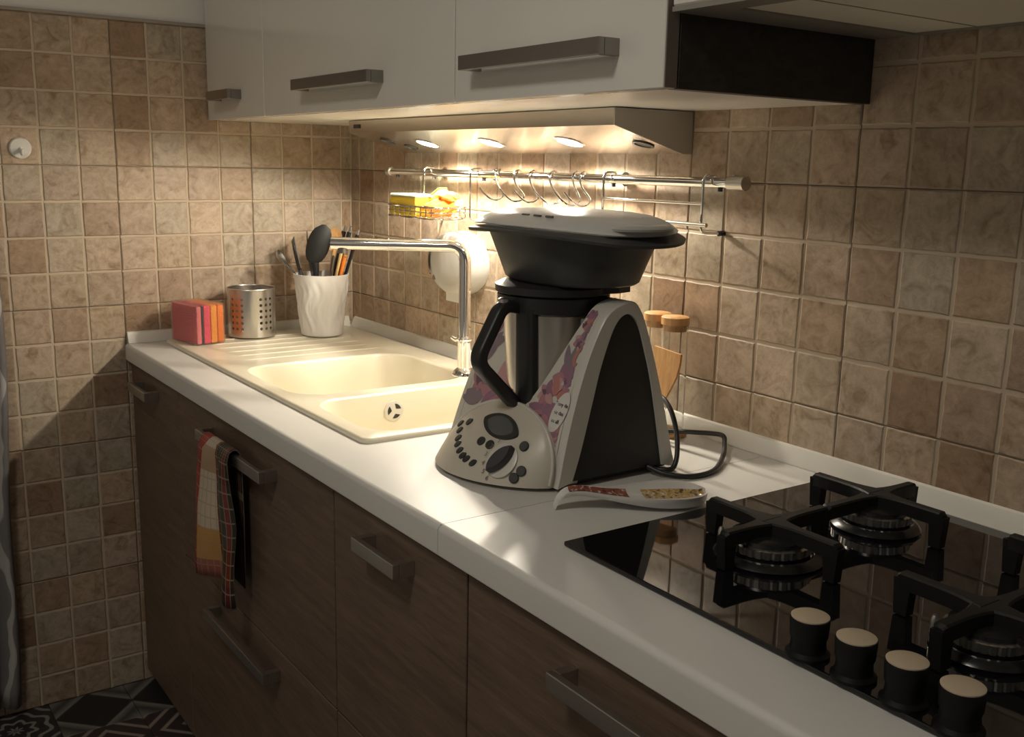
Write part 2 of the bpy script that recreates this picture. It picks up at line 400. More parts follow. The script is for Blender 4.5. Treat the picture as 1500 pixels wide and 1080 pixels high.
# cooker hood built under the cabinet above the hob
hd = thing('cooker_hood', 'built-in cooker hood cabinet with pale underside above the hob', 'hood', (2.05, -.2, 1.53))
b = MB(); b.box((1.648, -.385, 1.534), (2.46, -.0015, 2.118), .002, 1); build('housing', b, 'gloss', hd, smooth=False)
b = MB(); b.box((1.648, -.385, 1.528), (1.712, -.0015, 1.5338)); b.box((2.40, -.385, 1.528), (2.46, -.0015, 1.5338)); b.box((1.712, -.385, 1.528), (2.40, -.345, 1.5338)); b.box((1.712, -.010, 1.528), (2.40, -.0015, 1.5338))
build('rim', b, plain('hood_rim', (.30, .28, .24), .4), hd, smooth=False)
build('filter_panel', MB().box((1.713, -.344, 1.5305), (2.399, -.011, 1.5338), .001, 1), plain('hood_panel', (.86, .82, .70), .5), hd, smooth=False)
for x in (1.80, 2.06): build('panel_groove', MB().box((x, -.343, 1.5300), (x + .003, -.012, 1.5306)), plain('hood_rim', (.3, .28, .24)), hd, smooth=False)

# ================================================================== UNDER-CABINET LIGHT
LX0, LX1 = .345, 1.300
lp = thing('under_cabinet_light', 'wedge-shaped metal light bar with three lit LED spots under the wall cabinets', 'light', (.82, -.09, 1.372))
sec = [(-.0015, 1.4415), (-.172, 1.4415), (-.172, 1.4145), (-.022, 1.3725), (-.0015, 1.3725)]
build('housing', MB().prism(sec, 'x', LX0, LX1 - .003), 'lamp_metal', lp, smooth=False)
build('end_cap', MB().prism([(y * 1.0, z) for y, z in sec], 'x', LX1 - .0029, LX1), plain('lamp_cap', (.46, .43, .385), .35, metal=.3), lp, smooth=False)
slope = Vector((0, -.150, .042)).normalized(); nrm = Vector((0, -.042, -.150)).normalized()
def on_slope(x, t): return Vector((x, lerp(-.022, -.172, t), lerp(1.3725, 1.4145, t)))
def slope_mw(x, t, off=0.0):
    p = on_slope(x, t) + nrm * off
    return Matrix.Translation(p) @ Matrix((Vector((1, 0, 0)), slope, nrm)).transposed().to_4x4()
for x in (.570, .826, 1.081):
    b = MB().lathe([(.030, -.0005), (.030, .0012), (.025, .0020)], n=28, mw=slope_mw(x, .46), caps=False); r_ = build('spot_ring', b, 'chrome', lp)
    b = MB().lathe([(.0001, .0012), (.0245, .0012), (.0245, -.0002)], n=28, mw=slope_mw(x, .46), caps=False); build('lens', b, 'led', r_)
    ld = bpy.data.lights.new('led_spot', 'SPOT'); ld.spot_size = math.radians(171); ld.spot_blend = .20; ld.shadow_soft_size = .016; ld.energy = LED_W; ld.color = (1.0, .90, .74)
    lo = bpy.data.objects.new('led_spot', ld); COL.objects.link(lo); lo.matrix_world = Matrix.Translation(on_slope(x, .46) + nrm * .010) @ Matrix((Vector((1, 0, 0)), -slope, -nrm)).transposed().to_4x4()
for x, t, rx in ((1.262, .36, .019), (.430, .62, .019), (.452, .30, .017)):
    b = MB().lathe([(rx, -.0005), (rx, .0022), (rx * .8, .0026), (rx * .72, .0008), (.0001, .0008)], n=24, mw=slope_mw(x, t), caps=False); build('socket', b, plain('socket_black', (.03, .028, .026), .35), lp)
build('switch', MB().box((.372, -.1745, 1.424), (.402, -.1715, 1.433), .001), 'black_plastic', lp)

# ================================================================== SINK AND TAP
sk = thing('sink', 'cream composite double-bowl sink with drainer set into the worktop', 'sink', (.58, -.28, CT))
def rrect(x0, y0, x1, y1, r, z, k=6, rs=None):
    out = []; rs = rs or (r, r, r, r)
    for (cx, cy, a0), q in zip(((x1, y0, -90), (x1, y1, 0), (x0, y1, 90), (x0, y0, 180)), rs):
        ox = cx - q if cx == x1 else cx + q; oy = cy - q if cy == y0 and False else (cy + q if cy == y0 else cy - q)
        for i in range(k + 1):
            a = math.radians(a0 + 90 * i / k); out.append(Vector((ox + q * math.cos(a), oy + q * math.sin(a), z)))
    return out
ZS = CT + .009
BW = [(.462, -.500, .800, -.105, .075), (.838, -.500, 1.108, -.105, .065)]
def deck():
    """sink deck with two bowl openings, as a bridged bmesh"""
    bm = bmesh.new()
    def ring(pts): 
        vs = [bm.verts.new(p) for p in pts]; return [bm.edges.new((vs[i], vs[(i + 1) % len(vs)])) for i in range(len(vs))]
    e = ring(rrect(SX0 + .006, SY0 + .006, SX1 - .006, SY1 - .006, .012, ZS))
    for x0, y0, x1, y1, r in BW: e += ring(rrect(x0, y0, x1, y1, r, ZS, 8))
    bmesh.ops.triangle_fill(bm, use_beauty=True, use_dissolve=False, edges=e)
    return bm
d = MB(); d.bm(deck())
d.loft([rrect(SX0 + .006, SY0 + .006, SX1 - .006, SY1 - .006, .012, ZS), rrect(SX0 + .002, SY0 + .002, SX1 - .002, SY1 - .002, .014, ZS - .0015), rrect(SX0, SY0, SX1, SY1, .016, ZS - .005), rrect(SX0, SY0, SX1, SY1, .016, CT + .0003)])
build('deck', d, 'sink', sk, ang=50)
for i in range(6):
    x = .115 + i * .056
    build('drainer_rib', MB().tube([(x, -.47, ZS - .003), (x, -.44, ZS - .0016), (x, -.14, ZS - .0016), (x, -.11, ZS - .003)], .0026, 8), 'sink', sk)
for n_, (x0, y0, x1, y1, r) in enumerate(BW):
    b = MB(); rings = []
    for ins, z in ((0, 0), (.0025, -.0012), (.005, -.005), (.010, -.06), (.018, -.125), (.030, -.150), (.055, -.160)):
        rings.append(rrect(x0 + ins, y0 + ins, x1 - ins, y1 - ins, max(.03, r - ins * .4), ZS + z, 8))
    b.loft(rings, cap1=True); bo = build('bowl', b, 'sink', sk, ang=60)
    cx, cy = (x0 + x1) / 2, (y0 + y1) / 2
    build('drain', MB().lathe([(.045, 0), (.045, .002), (.036, .003), (.032, .0005), (.0001, .0005)], (cx, cy, ZS - .1605), 28, caps=False), 'steel', bo)
# overflow on the wall of the front bowl
mw = Matrix.Translation((.8465, -.325, .872)) @ Matrix.Rotation(PI / 2, 4, 'Y')
ov = build('overflow', MB().lathe([(.0205, -.001), (.0205, .0022), (.0165, .0034), (.0001, .0034)], n=28, mw=mw, caps=False), 'white_plastic', sk)
for k in range(3):
    a = k * 2 * PI / 3 + .35; pts = []
    for t in [i / 6 for i in range(7)]:
        q = a + lerp(-.62, .62, t); pts.append((.0148 * math.cos(q), .0148 * math.sin(q)))
    pts += [(.0065 * math.cos(a + .15), .0065 * math.sin(a + .15)), (.0065 * math.cos(a - .15), .0065 * math.sin(a - .15))]
    b = MB(); b.add([mw @ Vector((x, y, .0030)) for x, y in pts] + [mw @ Vector((x, y, .0040)) for x, y in pts], [tuple(range(9, 18))] + [(i, (i + 1) % 9, 9 + (i + 1) % 9, 9 + i) for i in range(9)])
    build('slot', b, 'button', ov, smooth=False)

tp = thing('kitchen_tap', 'chrome angled kitchen tap with long swivel spout beside the sink', 'tap', (.771, -.116, ZS))
TXY = Vector((.771, -.116)); ED = Vector((.592, -.334))
build('base', MB().lathe([(.026, 0), (.026, .004), (.0215, .010), (.0145, .016), (.0145, .072), (.018, .078)], (*TXY, ZS), 28), 'chrome', tp)
top = 1.181
path = fillet([(TXY.x, TXY.y, ZS + .074), (TXY.x, TXY.y, top), (ED.x, ED.y, top)], .036, 9)
sp_ = build('spout', MB().tube(path, .0128, 20), 'chrome', tp)
build('collar', MB().lathe([(.0125, 0), (.0146, .001), (.0146, .005), (.0125, .006)], (*TXY, .987), 24, caps=False), 'chrome', tp)
build('lower_collar', MB().lathe([(.0125, 0), (.0155, .002), (.0155, .012), (.0125, .014)], (*TXY, .978), 24, caps=False), 'chrome', tp)
dirv = Vector((ED.x - TXY.x, ED.y - TXY.y, 0)).normalized()
jp = Vector((TXY.x, TXY.y, top)) + dirv * .160
build('spout_joint', MB().tube([jp, jp + dirv * .003], .0137, 20), 'chrome', tp)
np_ = Vector((ED.x, ED.y, top)) - dirv * .022
build('aerator', MB().lathe([(.0098, 0), (.0098, .010)], (np_.x, np_.y, top - .0205), 18), 'steel_dark', tp)
build('lever', MB().tube([(TXY.x, TXY.y, .984), (TXY.x - .012, TXY.y - .016, .985), (TXY.x - .017, TXY.y - .022, .990)], [.006, .005, .004], 12), 'chrome', tp)

# ================================================================== GAS HOB
HX0, HX1, HY0, HY1 = 1.655, 2.395, -.527, -.032
HZ = CT + .0068
hb = thing('gas_hob', 'black glass gas hob with cast burners and beige-topped knobs', 'hob', ((HX0 + HX1) / 2, -.28, CT))
build('glass_plate', MB().box((HX0, HY0, CT + .0004), (HX1, HY1, HZ), .0022, 2), 'black_glass', hb)
for x, y, s in ((1.820, -.352, 1.0), (1.824, -.157, .86), (2.094, -.360, .80), (2.094, -.157, 1.0)):
    c = (x, y, HZ)
    bu_ = build('burner', MB().lathe([(.062 * s, 0), (.064 * s, .003), (.058 * s, .009), (.052 * s, .010), (.050 * s, .004), (.047 * s, .004), (.047 * s, .014)], c, 40), 'enamel', hb)
    tee = lambda a, z: 1 - (.035 if (math.sin(a * 30) > .2) else 0)
    build('flame_ring', MB().lathe([(.047 * s, .012), (.049 * s, .013), (.050 * s, .022), (.044 * s, .024)], c, 120, rfun=tee), 'burner', bu_, ang=30)
    build('burner_cap', MB().lathe([(.043 * s, .022), (.045 * s, .024), (.044 * s, .028), (.036 * s, .031), (.0001, .032)], c, 40, caps=False), 'enamel', bu_)
    for az in (150, 205):
        q = Vector((x + .058 * s * math.cos(math.radians(az)), y + .058 * s * math.sin(math.radians(az)), HZ))
        build('igniter', MB().lathe([(.0042, .006), (.0042, .020), (.0025, .024), (.0001, .0245)], q, 12, caps=False), 'chrome' if az == 150 else 'steel', bu_)
for x in (2.008, 2.059, 2.110, 2.161):
    k = build('knob', MB().lathe([(.0205, 0), (.0205, .003), (.0168, .006), (.0160, .016), (.0176, .020), (.0184, .036), (.0176, .0375)], (x, -.511, HZ), 36), 'knob_black', hb)
    build('knob_cap', MB().lathe([(.0174, 0), (.0176, .0012), (.0160, .0020), (.0001, .0020)], (x, -.511, HZ + .0375), 36, caps=False), 'knob_top', k)
def pan_support(x, y0, y1, yc, label):
    t = thing('pan_support', label, 'pan support', (x, (y0 + y1) / 2, HZ), 'cast iron pan supports on the hob')
    Z1, hh, w = .953, .017, .0068
    def arm(p, q, foot, kk=0):
        """arm tapering from the wide hub out to a corner with its leg"""
        P, Q = Vector(p), Vector(q); d_ = (Q - P).normalized(); n_ = Vector((-d_.y, d_.x, 0)); L = (Q - P).length
        b = MB(); rings = []
        for s_, wd in ((0, .017), (.012, .0125), (.024, .0092), (.036, .0075), (.05, w), (L - .004, w), (L, w * .7)):
            c_ = P + d_ * s_; dr = .003 if s_ >= L - 1e-6 else 0
            tp_ = [(-wd, -hh), (-wd, -.002), (-wd + .002, 0), (wd - .002, 0), (wd, -.002), (wd, -hh)]
            rings.append([c_ + n_ * a + Vector((0, 0, z - dr - kk * .00035)) for a, z in tp_])
        b.loft(rings, cap0=True, cap1=True)
        if foot:
            e = Q - d_ * .0072
            rr = []
            for z in (Z1 - .006, .935, .918, HZ + .0015):
                g = lerp(.0105, .0072, (Z1 - z) / .045)
                rr.append([e + d_ * sx * g + n_ * sy * w * .93 + Vector((0, 0, z - Z1)) for sx, sy in ((-1, -1), (1, -1), (1, 1), (-1, 1))])
            b.loft(rr, cap0=True, cap1=True)
        return b
    for y in yc:
        c = (x, y, Z1)
        for kk, q in enumerate(((x - .096, y, Z1), (x + .096, y, Z1))): build('arm', arm(c, q, True, kk), 'iron', t, ang=35)
        for q in ((x, y0, Z1) if y < -.25 else (x, y1, Z1),): build('arm', arm(c, q, True, 2), 'iron', t, ang=35)
        build('arm', arm(c, (x, -.256, Z1), y < -.25, 3 if y < -.25 else 4), 'iron', t, ang=35)
    return t
pan_support(1.821, -.432, -.079, (-.352, -.157), 'cast iron pan support with its end next to the spoon rest')
pan_support(2.092, -.440, -.079, (-.358, -.157), 'cast iron pan support behind the row of hob knobs')

# ================================================================== UTENSIL RAIL, HOOKS, HANGING RACKS
RY, RZ, RR = -.036, 1.3275, .0085
ur = thing('utensil_rail', 'chrome utensil rail fixed to the tiles under the light bar', 'rail', (.88, RY, RZ))
tubex = lambda x0, x1, y, z, r, n=14: MB().tube([(x0, y, z), (x1, y, z)], r, n)
build('rod', tubex(.292, 1.446, RY, RZ, RR, 18), 'chrome', ur)
for a, b_ in ((.284, .300), (1.424, 1.458)): build('end_cap', tubex(a, b_, RY, RZ, .0112, 28), 'steel', ur)
for x in (.330, .505, .715, 1.142, 1.404):
    k = build('bracket', MB().tube([(x, RY, RZ), (x, -.0005, RZ)], .007, 14), 'chrome', ur)
    build('rosette', MB().tube([(x, -.008, RZ), (x, -.0006, RZ)], .013, 20), 'chrome', k)
    build('grub_screw', MB().lathe([(.0042, 0), (.0042, .006)], (x, RY, RZ - RR - .0052), 12), 'button', k)
WR = .0019
def s_hook(x, label, tw=0.0, ln=.075, wire=0.0):
    y = RY
    # loop over the rail, a slanting shank, then an upturned end towards the room
    top_ = [(x, y + .0112 * math.cos(math.radians(t)), RZ + .0112 * math.sin(math.radians(t))) for t in (-20, 10, 40, 70, 100, 130, 160, 185)]
    low = [(x + .010, y - .012, RZ - .018), (x + .026 + tw, y - .010, RZ - .037), (x + .029 + tw, y - .015, RZ - .047), (x + .020 + tw, y - .030, RZ - .050), (x + .010 + tw, y - .044, RZ - .038), (x + .003 + tw, y - .052, RZ - .026)]
    o = build('s_hook', MB().tube(crom(top_ + low, 4), WR, 8), 'chrome', base=(x, y, RZ)); tag(o, label, 'hook', 'steel hooks on the utensil rail')
for (x, tw), wh in zip(((.776, .0), (.843, .008), (.897, .002), (.964, .006), (1.036, -.004), (1.058, .004)),
        ('first thin steel hook along the rail beside the sponge basket', 'second thin steel hook along the rail from the sponge basket', 'third thin steel hook along the rail from the sponge basket',
         'third thin steel hook along the rail from the roll rack', 'second thin steel hook along the rail from the roll rack', 'first thin steel hook along the rail beside the roll rack')):
    s_hook(x, wh, tw)
def hanger(m_, x, drop, yf=-.054):
    m_.tube(fillet([(x, RY + .0118, RZ - .004), (x, RY + .0118, RZ + .0118), (x, yf, RZ + .0118), (x, yf, RZ - drop), (x, -.010, RZ - drop - .002)], .011, 5), .0024, 10)
# wire basket
wk = thing('wire_basket', 'chrome wire sponge basket hanging from the utensil rail', 'basket', (.60, -.09, 1.235))
BX0, BX1, BY0, BY1, BZ = .452, .676, -.132, -.046, 1.231
for x in (.490, .690):
    b = MB(); hanger(b, x, .098); k = build('hanger', b, 'chrome', wk)
    build('rubber_tip', MB().tube([(x, -.012, RZ - .100), (x, -.0008, RZ - .100)], .0042, 12), 'black_plastic', k)
for dz, rr_ in ((0, .0022), (.013, .0015), (.024, .0022)):
    build('rim_wire', MB().tube([tuple(p) for p in rrect(BX0, BY0, BX1, BY1, .018, BZ + dz, 6)], rr_, 8, closed=True), 'chrome', wk)
for i in range(9):
    x = BX0 + .018 + i * (.188 / 8)
    build('floor_wire', MB().tube(fillet([(x, BY0, BZ + .024), (x, BY0, BZ), (x, BY1, BZ), (x, BY1, BZ + .024)], .006, 3), .0012, 6), 'chrome', wk)
def sponge(name, lo, hi, mats, label, rot=(0, 0, 0), group=None):
    c = Vector([(lo[i] + hi[i]) / 2 for i in range(3)]); t = thing(name, label, 'sponge', (c.x, c.y, lo[2]), group)
    h = hi[2] - lo[2]; q = MB().box(lo, (hi[0], hi[1], lo[2] + h * .74), .004, 2); build('foam', q, mats[0], t)
    build('scour_pad', MB().box((lo[0] + .0005, lo[1] + .0005, lo[2] + h * .742), (hi[0] - .0005, hi[1] - .0005, hi[2]), .003, 2), mats[1], t)
    t.rotation_euler = rot; return t
def foam(name, col):
    m = mat(name, col, .9); t = NT(m); n = t.noise(t.coord(), 260, 3); t.bump(n, .8, .003); return m
M['foam_y'] = foam('yellow_foam', (.86, .60, .05)); M['foam_o'] = foam('orange_foam', (.88, .34, .05)); M['foam_g'] = foam('green_pad', (.42, .58, .10)); M['foam_w'] = foam('pale_pad', (.70, .78, .70))
M['foam_p'] = foam('pink_foam', (.80, .085, .14)); M['foam_p2'] = foam('rose_foam', (.78, .20, .22)); M['foam_o2'] = foam('deep_orange_foam', (.90, .23, .03))
sponge('sponge', (.458, -.126, BZ + .0026), (.576, -.060, BZ + .0255), ('foam_y', 'foam_w'), 'yellow sponge with pale pad lying under another in the wire basket', group='yellow sponges in the wire basket')
sponge('sponge', (.460, -.128, BZ + .0258), (.580, -.058, BZ + .049), ('foam_y', 'foam_w'), 'yellow sponge with pale pad on top of the stack in the wire basket', group='yellow sponges in the wire basket')
def crumpled(name, c, r, m_, label, seed):
    rnd = random.Random(seed); bm = bmesh.new(); bmesh.ops.create_icosphere(bm, subdivisions=4, radius=1)
    ph = [(Vector((rnd.uniform(-1, 1), rnd.uniform(-1, 1), rnd.uniform(-1, 1))).normalized() * rnd.uniform(3, 8), rnd.uniform(0, 6)) for _ in range(7)]
    for v in bm.verts:
        s_ = 1 + sum(.075 * math.sin(v.co.dot(k) + p) for k, p in ph); v.co = Vector((v.co.x * r[0] * s_, v.co.y * r[1] * s_, max(-r[2] * .85, v.co.z * r[2] * s_)))
    q = MB(); q.bm(bm, Matrix.Translation(c)); return tag(build(name, q, m_, base=(c[0], c[1], c[2] - r[2] * .85), ang=50), label, 'cloth')
crumpled('cleaning_cloth', (.628, -.092, BZ + .022), (.040, .030, .021), 'foam_o', 'crumpled orange cleaning cloth in the wire basket', 3)
crumpled('cleaning_cloth', (.646, -.084, BZ + .047), (.030, .022, .011), plain('apricot_cloth', (.90, .50, .10), .9), 'small apricot cloth heaped over the orange cloth in the wire basket', 5)
sponge('sponge', (.588, -.092, BZ + .046), (.624, -.066, BZ + .060), ('foam_w', 'foam_g'), 'small scrap of sponge with lime green pad in the wire basket', (0, math.radians(-28), .1))
# paper-roll rack hanging at the far end of the rail
rk = thing('hanging_rack', 'chrome wire roll rack with black tips at the capped end of the rail', 'rack', (1.25, -.08, 1.21))
for x in (1.136, 1.384):
    b = MB(); hanger(b, x, .080); k = build('hanger', b, 'chrome', rk)
    build('rubber_tip', MB().tube([(x, -.013, RZ - .082), (x, -.0008, RZ - .082)], .0046, 12), 'black_plastic', k)
build('upper_bar', tubex(1.136, 1.384, -.054, RZ - .034, .0022, 10), 'chrome', rk)
build('lower_bar', tubex(1.136, 1.402, -.060, RZ - .067, .0034, 12), 'steel', rk)

# wall paper dispenser
pd = thing('paper_dispenser', 'white oval paper roll dispenser on the tiles behind the tap', 'dispenser', (.63, -.06, 1.05))
pc = Vector((.598, 0, 1.128))
def el(rx, rz, y, n=40): return [Vector((pc.x + rx * math.cos(2 * PI * k / n), y, pc.z + rz * math.sin(2 * PI * k / n))) for k in range(n)]
build('housing', MB().loft([el(.092, .070, -.0012), el(.094, .072, -.010), el(.090, .069, -.046), el(.083, .062, -.055), el(.064, .048, -.060), el(.02, .02, -.062)], cap0=True, cap1=True), plain('dispenser_shell', (.56, .545, .51), .4), pd, ang=50)
b = MB(); rg = []
for i in range(9):
    a = math.radians(120 + i * 15); rg.append((a, ))
out_, in_ = [], []
for i in range(11):
    a = math.radians(150 + i * 6); w_ = .010 * math.sin(PI * i / 10)
    out_.append(Vector((pc.x + .080 * math.cos(a) , -.0572, pc.z + .060 * math.sin(a)))); in_.append(Vector((pc.x + (.080 - w_) * math.cos(a), -.0590, pc.z + (.060 - w_) * math.sin(a))))
b.loft([out_, in_], close=False); b.loft([[p + Vector((0, -.002, 0)) for p in out_], [p + Vector((0, -.002, 0)) for p in in_]], close=False)
build('window_slot', b, plain('smoke_window', (.05, .05, .05), .3), pd)
build('paper_sheet', MB().box((pc.x - .045, -.0305, pc.z - .090), (pc.x + .045, -.0290, pc.z - .04)), 'paper', pd, smooth=False)
build('lock', MB().lathe([(.006, 0), (.006, .003)], n=14, mw=Matrix.Translation((pc.x - .052, -.0568, pc.z - .036)) @ Matrix.Rotation(PI / 2, 4, 'X')), 'steel_dark', pd)

# round white wall hook
wh = thing('wall_hook', 'small round white hook stuck on the side wall tiles', 'hook', (.0015, -.822, 1.364))
rx90 = Matrix.Translation((.0014, -.822, 1.364)) @ Matrix.Rotation(PI / 2, 4, 'Y')
build('disc', MB().lathe([(.0235, 0), (.0235, .003), (.021, .0055), (.0001, .0062)], n=32, mw=rx90, caps=False), 'white_plastic', wh)
build('peg', MB().tube(fillet([(.006, -.822, 1.364), (.018, -.822, 1.352), (.024, -.822, 1.350), (.026, -.822, 1.362)], .006, 4), .0035, 10), 'white_plastic', wh)

# ================================================================== FOOD PROCESSOR
OUT = [(-.413, .006), (-.398, .08), (-.377, .155), (-.355, .211), (-.332, .248), (-.302, .2624), (-.276, .257), (-.2537, .213), (-.2208, .118), (-.189, .006)]
INN = [(-.387, .012), (-.3727, .0565), (-.3555, .122), (-.3411, .176), (-.319, .2300), (-.297, .2456), (-.276, .2300), (-.2600, .190), (-.2419, .131), (-.2155, .012)]
AX0, AX1 = 1.237, 1.490
def arch(pts, k=7): return [(p.x, p.y) for p in crom([(a, b, 0) for a, b in pts], k)]
OA, IA = arch(OUT), arch(INN)
iap = max(range(len(OA)), key=lambda i: OA[i][1])
FH = [h for y, h in OA[:iap + 1]]; FYS = [y for y, h in OA[:iap + 1]]
def yf(h): return interp(FH, FYS, h)
def skew(x, h): return -.030 * max(0, 1 - h / .20) * (AX1 - x) / (AX1 - AX0)
def surf(x, h, off=0.0):
    e = .003; y = yf(h) + skew(x, h); dy = (yf(min(h + e, .262)) - yf(max(h - e, .006))) / (min(h + e, .262) - max(h - e, .006))
    n = Vector((0, -1, dy)).normalized(); return Vector((x, y, CT + h)) + n * off
fp = thing('food_processor', 'white cooking food processor with floral stickers and dark side panel', 'food processor', (1.36, -.30, CT))
H0, XC = .100, 1.382
def half(h, sgn=-1):             # half width of the opening for the jug
    q = .094 if sgn < 0 else .070
    return 0.0 if h <= H0 else min(q, q * ((h - H0) / .135) ** .68)
hs = [h for h in FH if h < H0 - .002] + [H0, H0 + .0015, H0 + .005, H0 + .012, H0 + .022, H0 + .035] + [h for h in FH if h > H0 + .045]
b = MB()
for sgn in (-1, 1):
    rows = []
    for h in hs:
        xi = XC + sgn * half(h, sgn); xo = AX0 if sgn < 0 else AX1 - .012
        rows.append([surf(lerp(xo, xi, t / 8), h) for t in range(9)])
    b.loft(rows, close=False)
    inner = [r[-1] for r, h in zip(rows, hs) if h >= H0]; b.loft([inner, [p + Vector((-sgn * .002, .016, 0)) for p in inner]], close=False)
rows = [[Vector((lerp(AX0, AX1 - .012, t / 8), y, CT + h)) for t in range(9)] for y, h in OA[iap:]]
b.loft(rows, close=False)
b.add([Vector((AX0, OA[0][0] - .030, CT + .006)), Vector((AX1 - .012, OA[0][0], CT + .006)), Vector((AX1 - .012, OA[-1][0], CT + .006)), Vector((AX0, OA[-1][0], CT + .006))], [(0, 1, 2, 3)])
build('shell', b, 'appliance', fp, ang=35)
for nm, xa, xb, sk_ in (('side_frame', AX1 - .0125, AX1 + .002, 0), ('side_frame', AX0 - .001, AX0 + .012, 1)):
    b = MB(); F = lambda p, x: Vector((x, p[0] + (skew(AX0, p[1]) if sk_ and p[0] < -.3 else 0), CT + p[1]))
    r_ = .003; ro = [(lerp(p[0], -.30, .012), p[1] - .003 if p[1] > .02 else p[1]) for p in OA]
    xs = (xa, xb - .003, xb) if not sk_ else (xb, xa + .003, xa)
    b.loft([[F(p, xs[0]) for p in IA], [F(p, xs[0]) for p in OA], [F(p, xs[1]) for p in OA], [F(p, xs[2]) for p in ro], [F(p, xs[2]) for p in IA], [F(p, xs[0]) for p in IA]], close=False)
    for k in (0, -1): b.add([F(IA[k], xs[0]), F(OA[k], xs[0]), F(OA[k], xs[1]), F(ro[k], xs[2]), F(IA[k], xs[2])], [(0, 1, 2, 3, 4)])
    build(nm, b, 'appliance', fp, ang=35)
    xp = AX1 - .002 if not sk_ else AX0 + .004
    b = MB(); cen = Vector((xp, -.30, CT + .10)); ring = [Vector((xp, p.y, p.z)) for p in (F(q, xp) for q in IA)]
    b.add(ring + [p + Vector((-.008 if not sk_ else .008, 0, 0)) for p in ring], [tuple(range(len(ring))), tuple(range(2 * len(ring) - 1, len(ring) - 1, -1))]); build('side_panel', b, plain('side_panel_black', (.016, .016, .016), .5), fp, smooth=False)
for x in (1.262, 1.462):
    for y in (-.215, -.395): build('foot', MB().lathe([(.011, .0005), (.012, .007)], (x, y, CT), 18), 'black_plastic', fp)
build('base_tray', MB().box((AX0 + .012, -.41, CT + .003), (AX1 - .014, -.195, CT + .0075), .001), 'black_plastic', fp)
# well in which the jug stands
JX, JY = 1.356, -.326
well = [(.078, .055), (.080, .10), (.083, .16), (.088, .235)]
b = MB(); rows = []
for r, z in well: rows.append([Vector((JX + r * math.cos(math.radians(a)), JY + r * math.sin(math.radians(a)), CT + z)) for a in range(-10, 191, 10)])
b.loft(rows, close=False); build('jug_well', b, 'appliance', fp)
# control fascia
PXC = 1.361
def wv(v): return .121 * max(0, 1 - v ** 2.3) ** .5
def pan(u, v, off=0.0):
    h = .006 + .100 * v; x = PXC + wv(v) * u + .012 * v
    y = yf(h) + skew(x, h) - .006 - .066 * (1 - v) ** .85 * max(0, 1 - u * u) ** .75
    return Vector((x, y, CT + h))
def pann(u, v):
    e = .01; a = pan(u + e, v) - pan(u - e, v); c = pan(u, min(v + e, .97)) - pan(u, v - e); n = a.cross(c).normalized()
    return n if n.y < 0 else -n
us_ = [-1 + 2 * i / 28 for i in range(29)]; vs_ = [0, .04] + [i / 20 * .98 for i in range(2, 21)] + [.993, 1.0]
b = MB(); rows = [[pan(u, v) for u in us_] for v in vs_]
b.loft(rows, close=False)
b.loft([rows[0], [Vector((p.x, min(p.y + .012, -.40), CT + .0045)) for p in rows[0]], [Vector((p.x, -.395, CT + .0045)) for p in rows[0]]], close=False)
for s_ in (0, -1): b.loft([[r[s_] for r in rows], [Vector((r[s_].x, r[s_].y + .05, r[s_].z)) for r in rows]], close=False)
cp = build('control_fascia', b, 'panel', fp, ang=45)
rim = [pan(-1, v) for v in vs_] + [pan(1, v) for v in reversed(vs_[:-1])]
build('fascia_rim', MB().tube([p + Vector((0, -.0005, 0)) for p in rim[1:-1]], .0026, 8), 'appliance', fp)
def disc(u, v, rx, rz, rot=0, h=.0028, n=24, shape=None):
    """low button lying on the fascia; rx across, rz up"""
    c = pan(u, v); n_ = pann(u, v); ax = Vector((1, 0, 0)); ax = (ax - n_ * ax.dot(n_)).normalized(); ay = n_.cross(ax); ay = ay if ay.z > 0 else -ay
    a0 = math.radians(rot); ex = ax * math.cos(a0) + ay * math.sin(a0); ey = -ax * math.sin(a0) + ay * math.cos(a0)
    pts = shape or [(math.cos(2 * PI * k / n), math.sin(2 * PI * k / n)) for k in range(n)]
    b = MB(); b.loft([[c + n_ * o_ + ex * x * rx * s_ + ey * y * rz * s_ for x, y in pts] for o_, s_ in ((-.006, 1), (h * .7, 1), (h, .86))], cap1=True); return b
lens = [(math.cos(t) * 1.0, math.sin(t) * abs(math.sin(t)) ** .35) for t in [2 * PI * k / 36 for k in range(36)]]
UV = {'display': (0.15, 0.7), 'dial': (0.49, 0.31), 'b1': (-0.77, 0.53), 'b2': (-0.61, 0.47), 'b3': (-0.47, 0.39), 'b4': (-0.37, 0.33), 'b5': (-0.23, 0.28), 'b6': (-0.11, 0.24), 'b7': (-0.01, 0.22), 'b8': (0.13, 0.2), 'b9': (-0.59, 0.61), 'o1': (0.01, 0.47), 'o2': (0.19, 0.46), 'c1': (0.69, 0.53), 'c2': (0.75, 0.22), 'c3': (0.71, 0.12)}
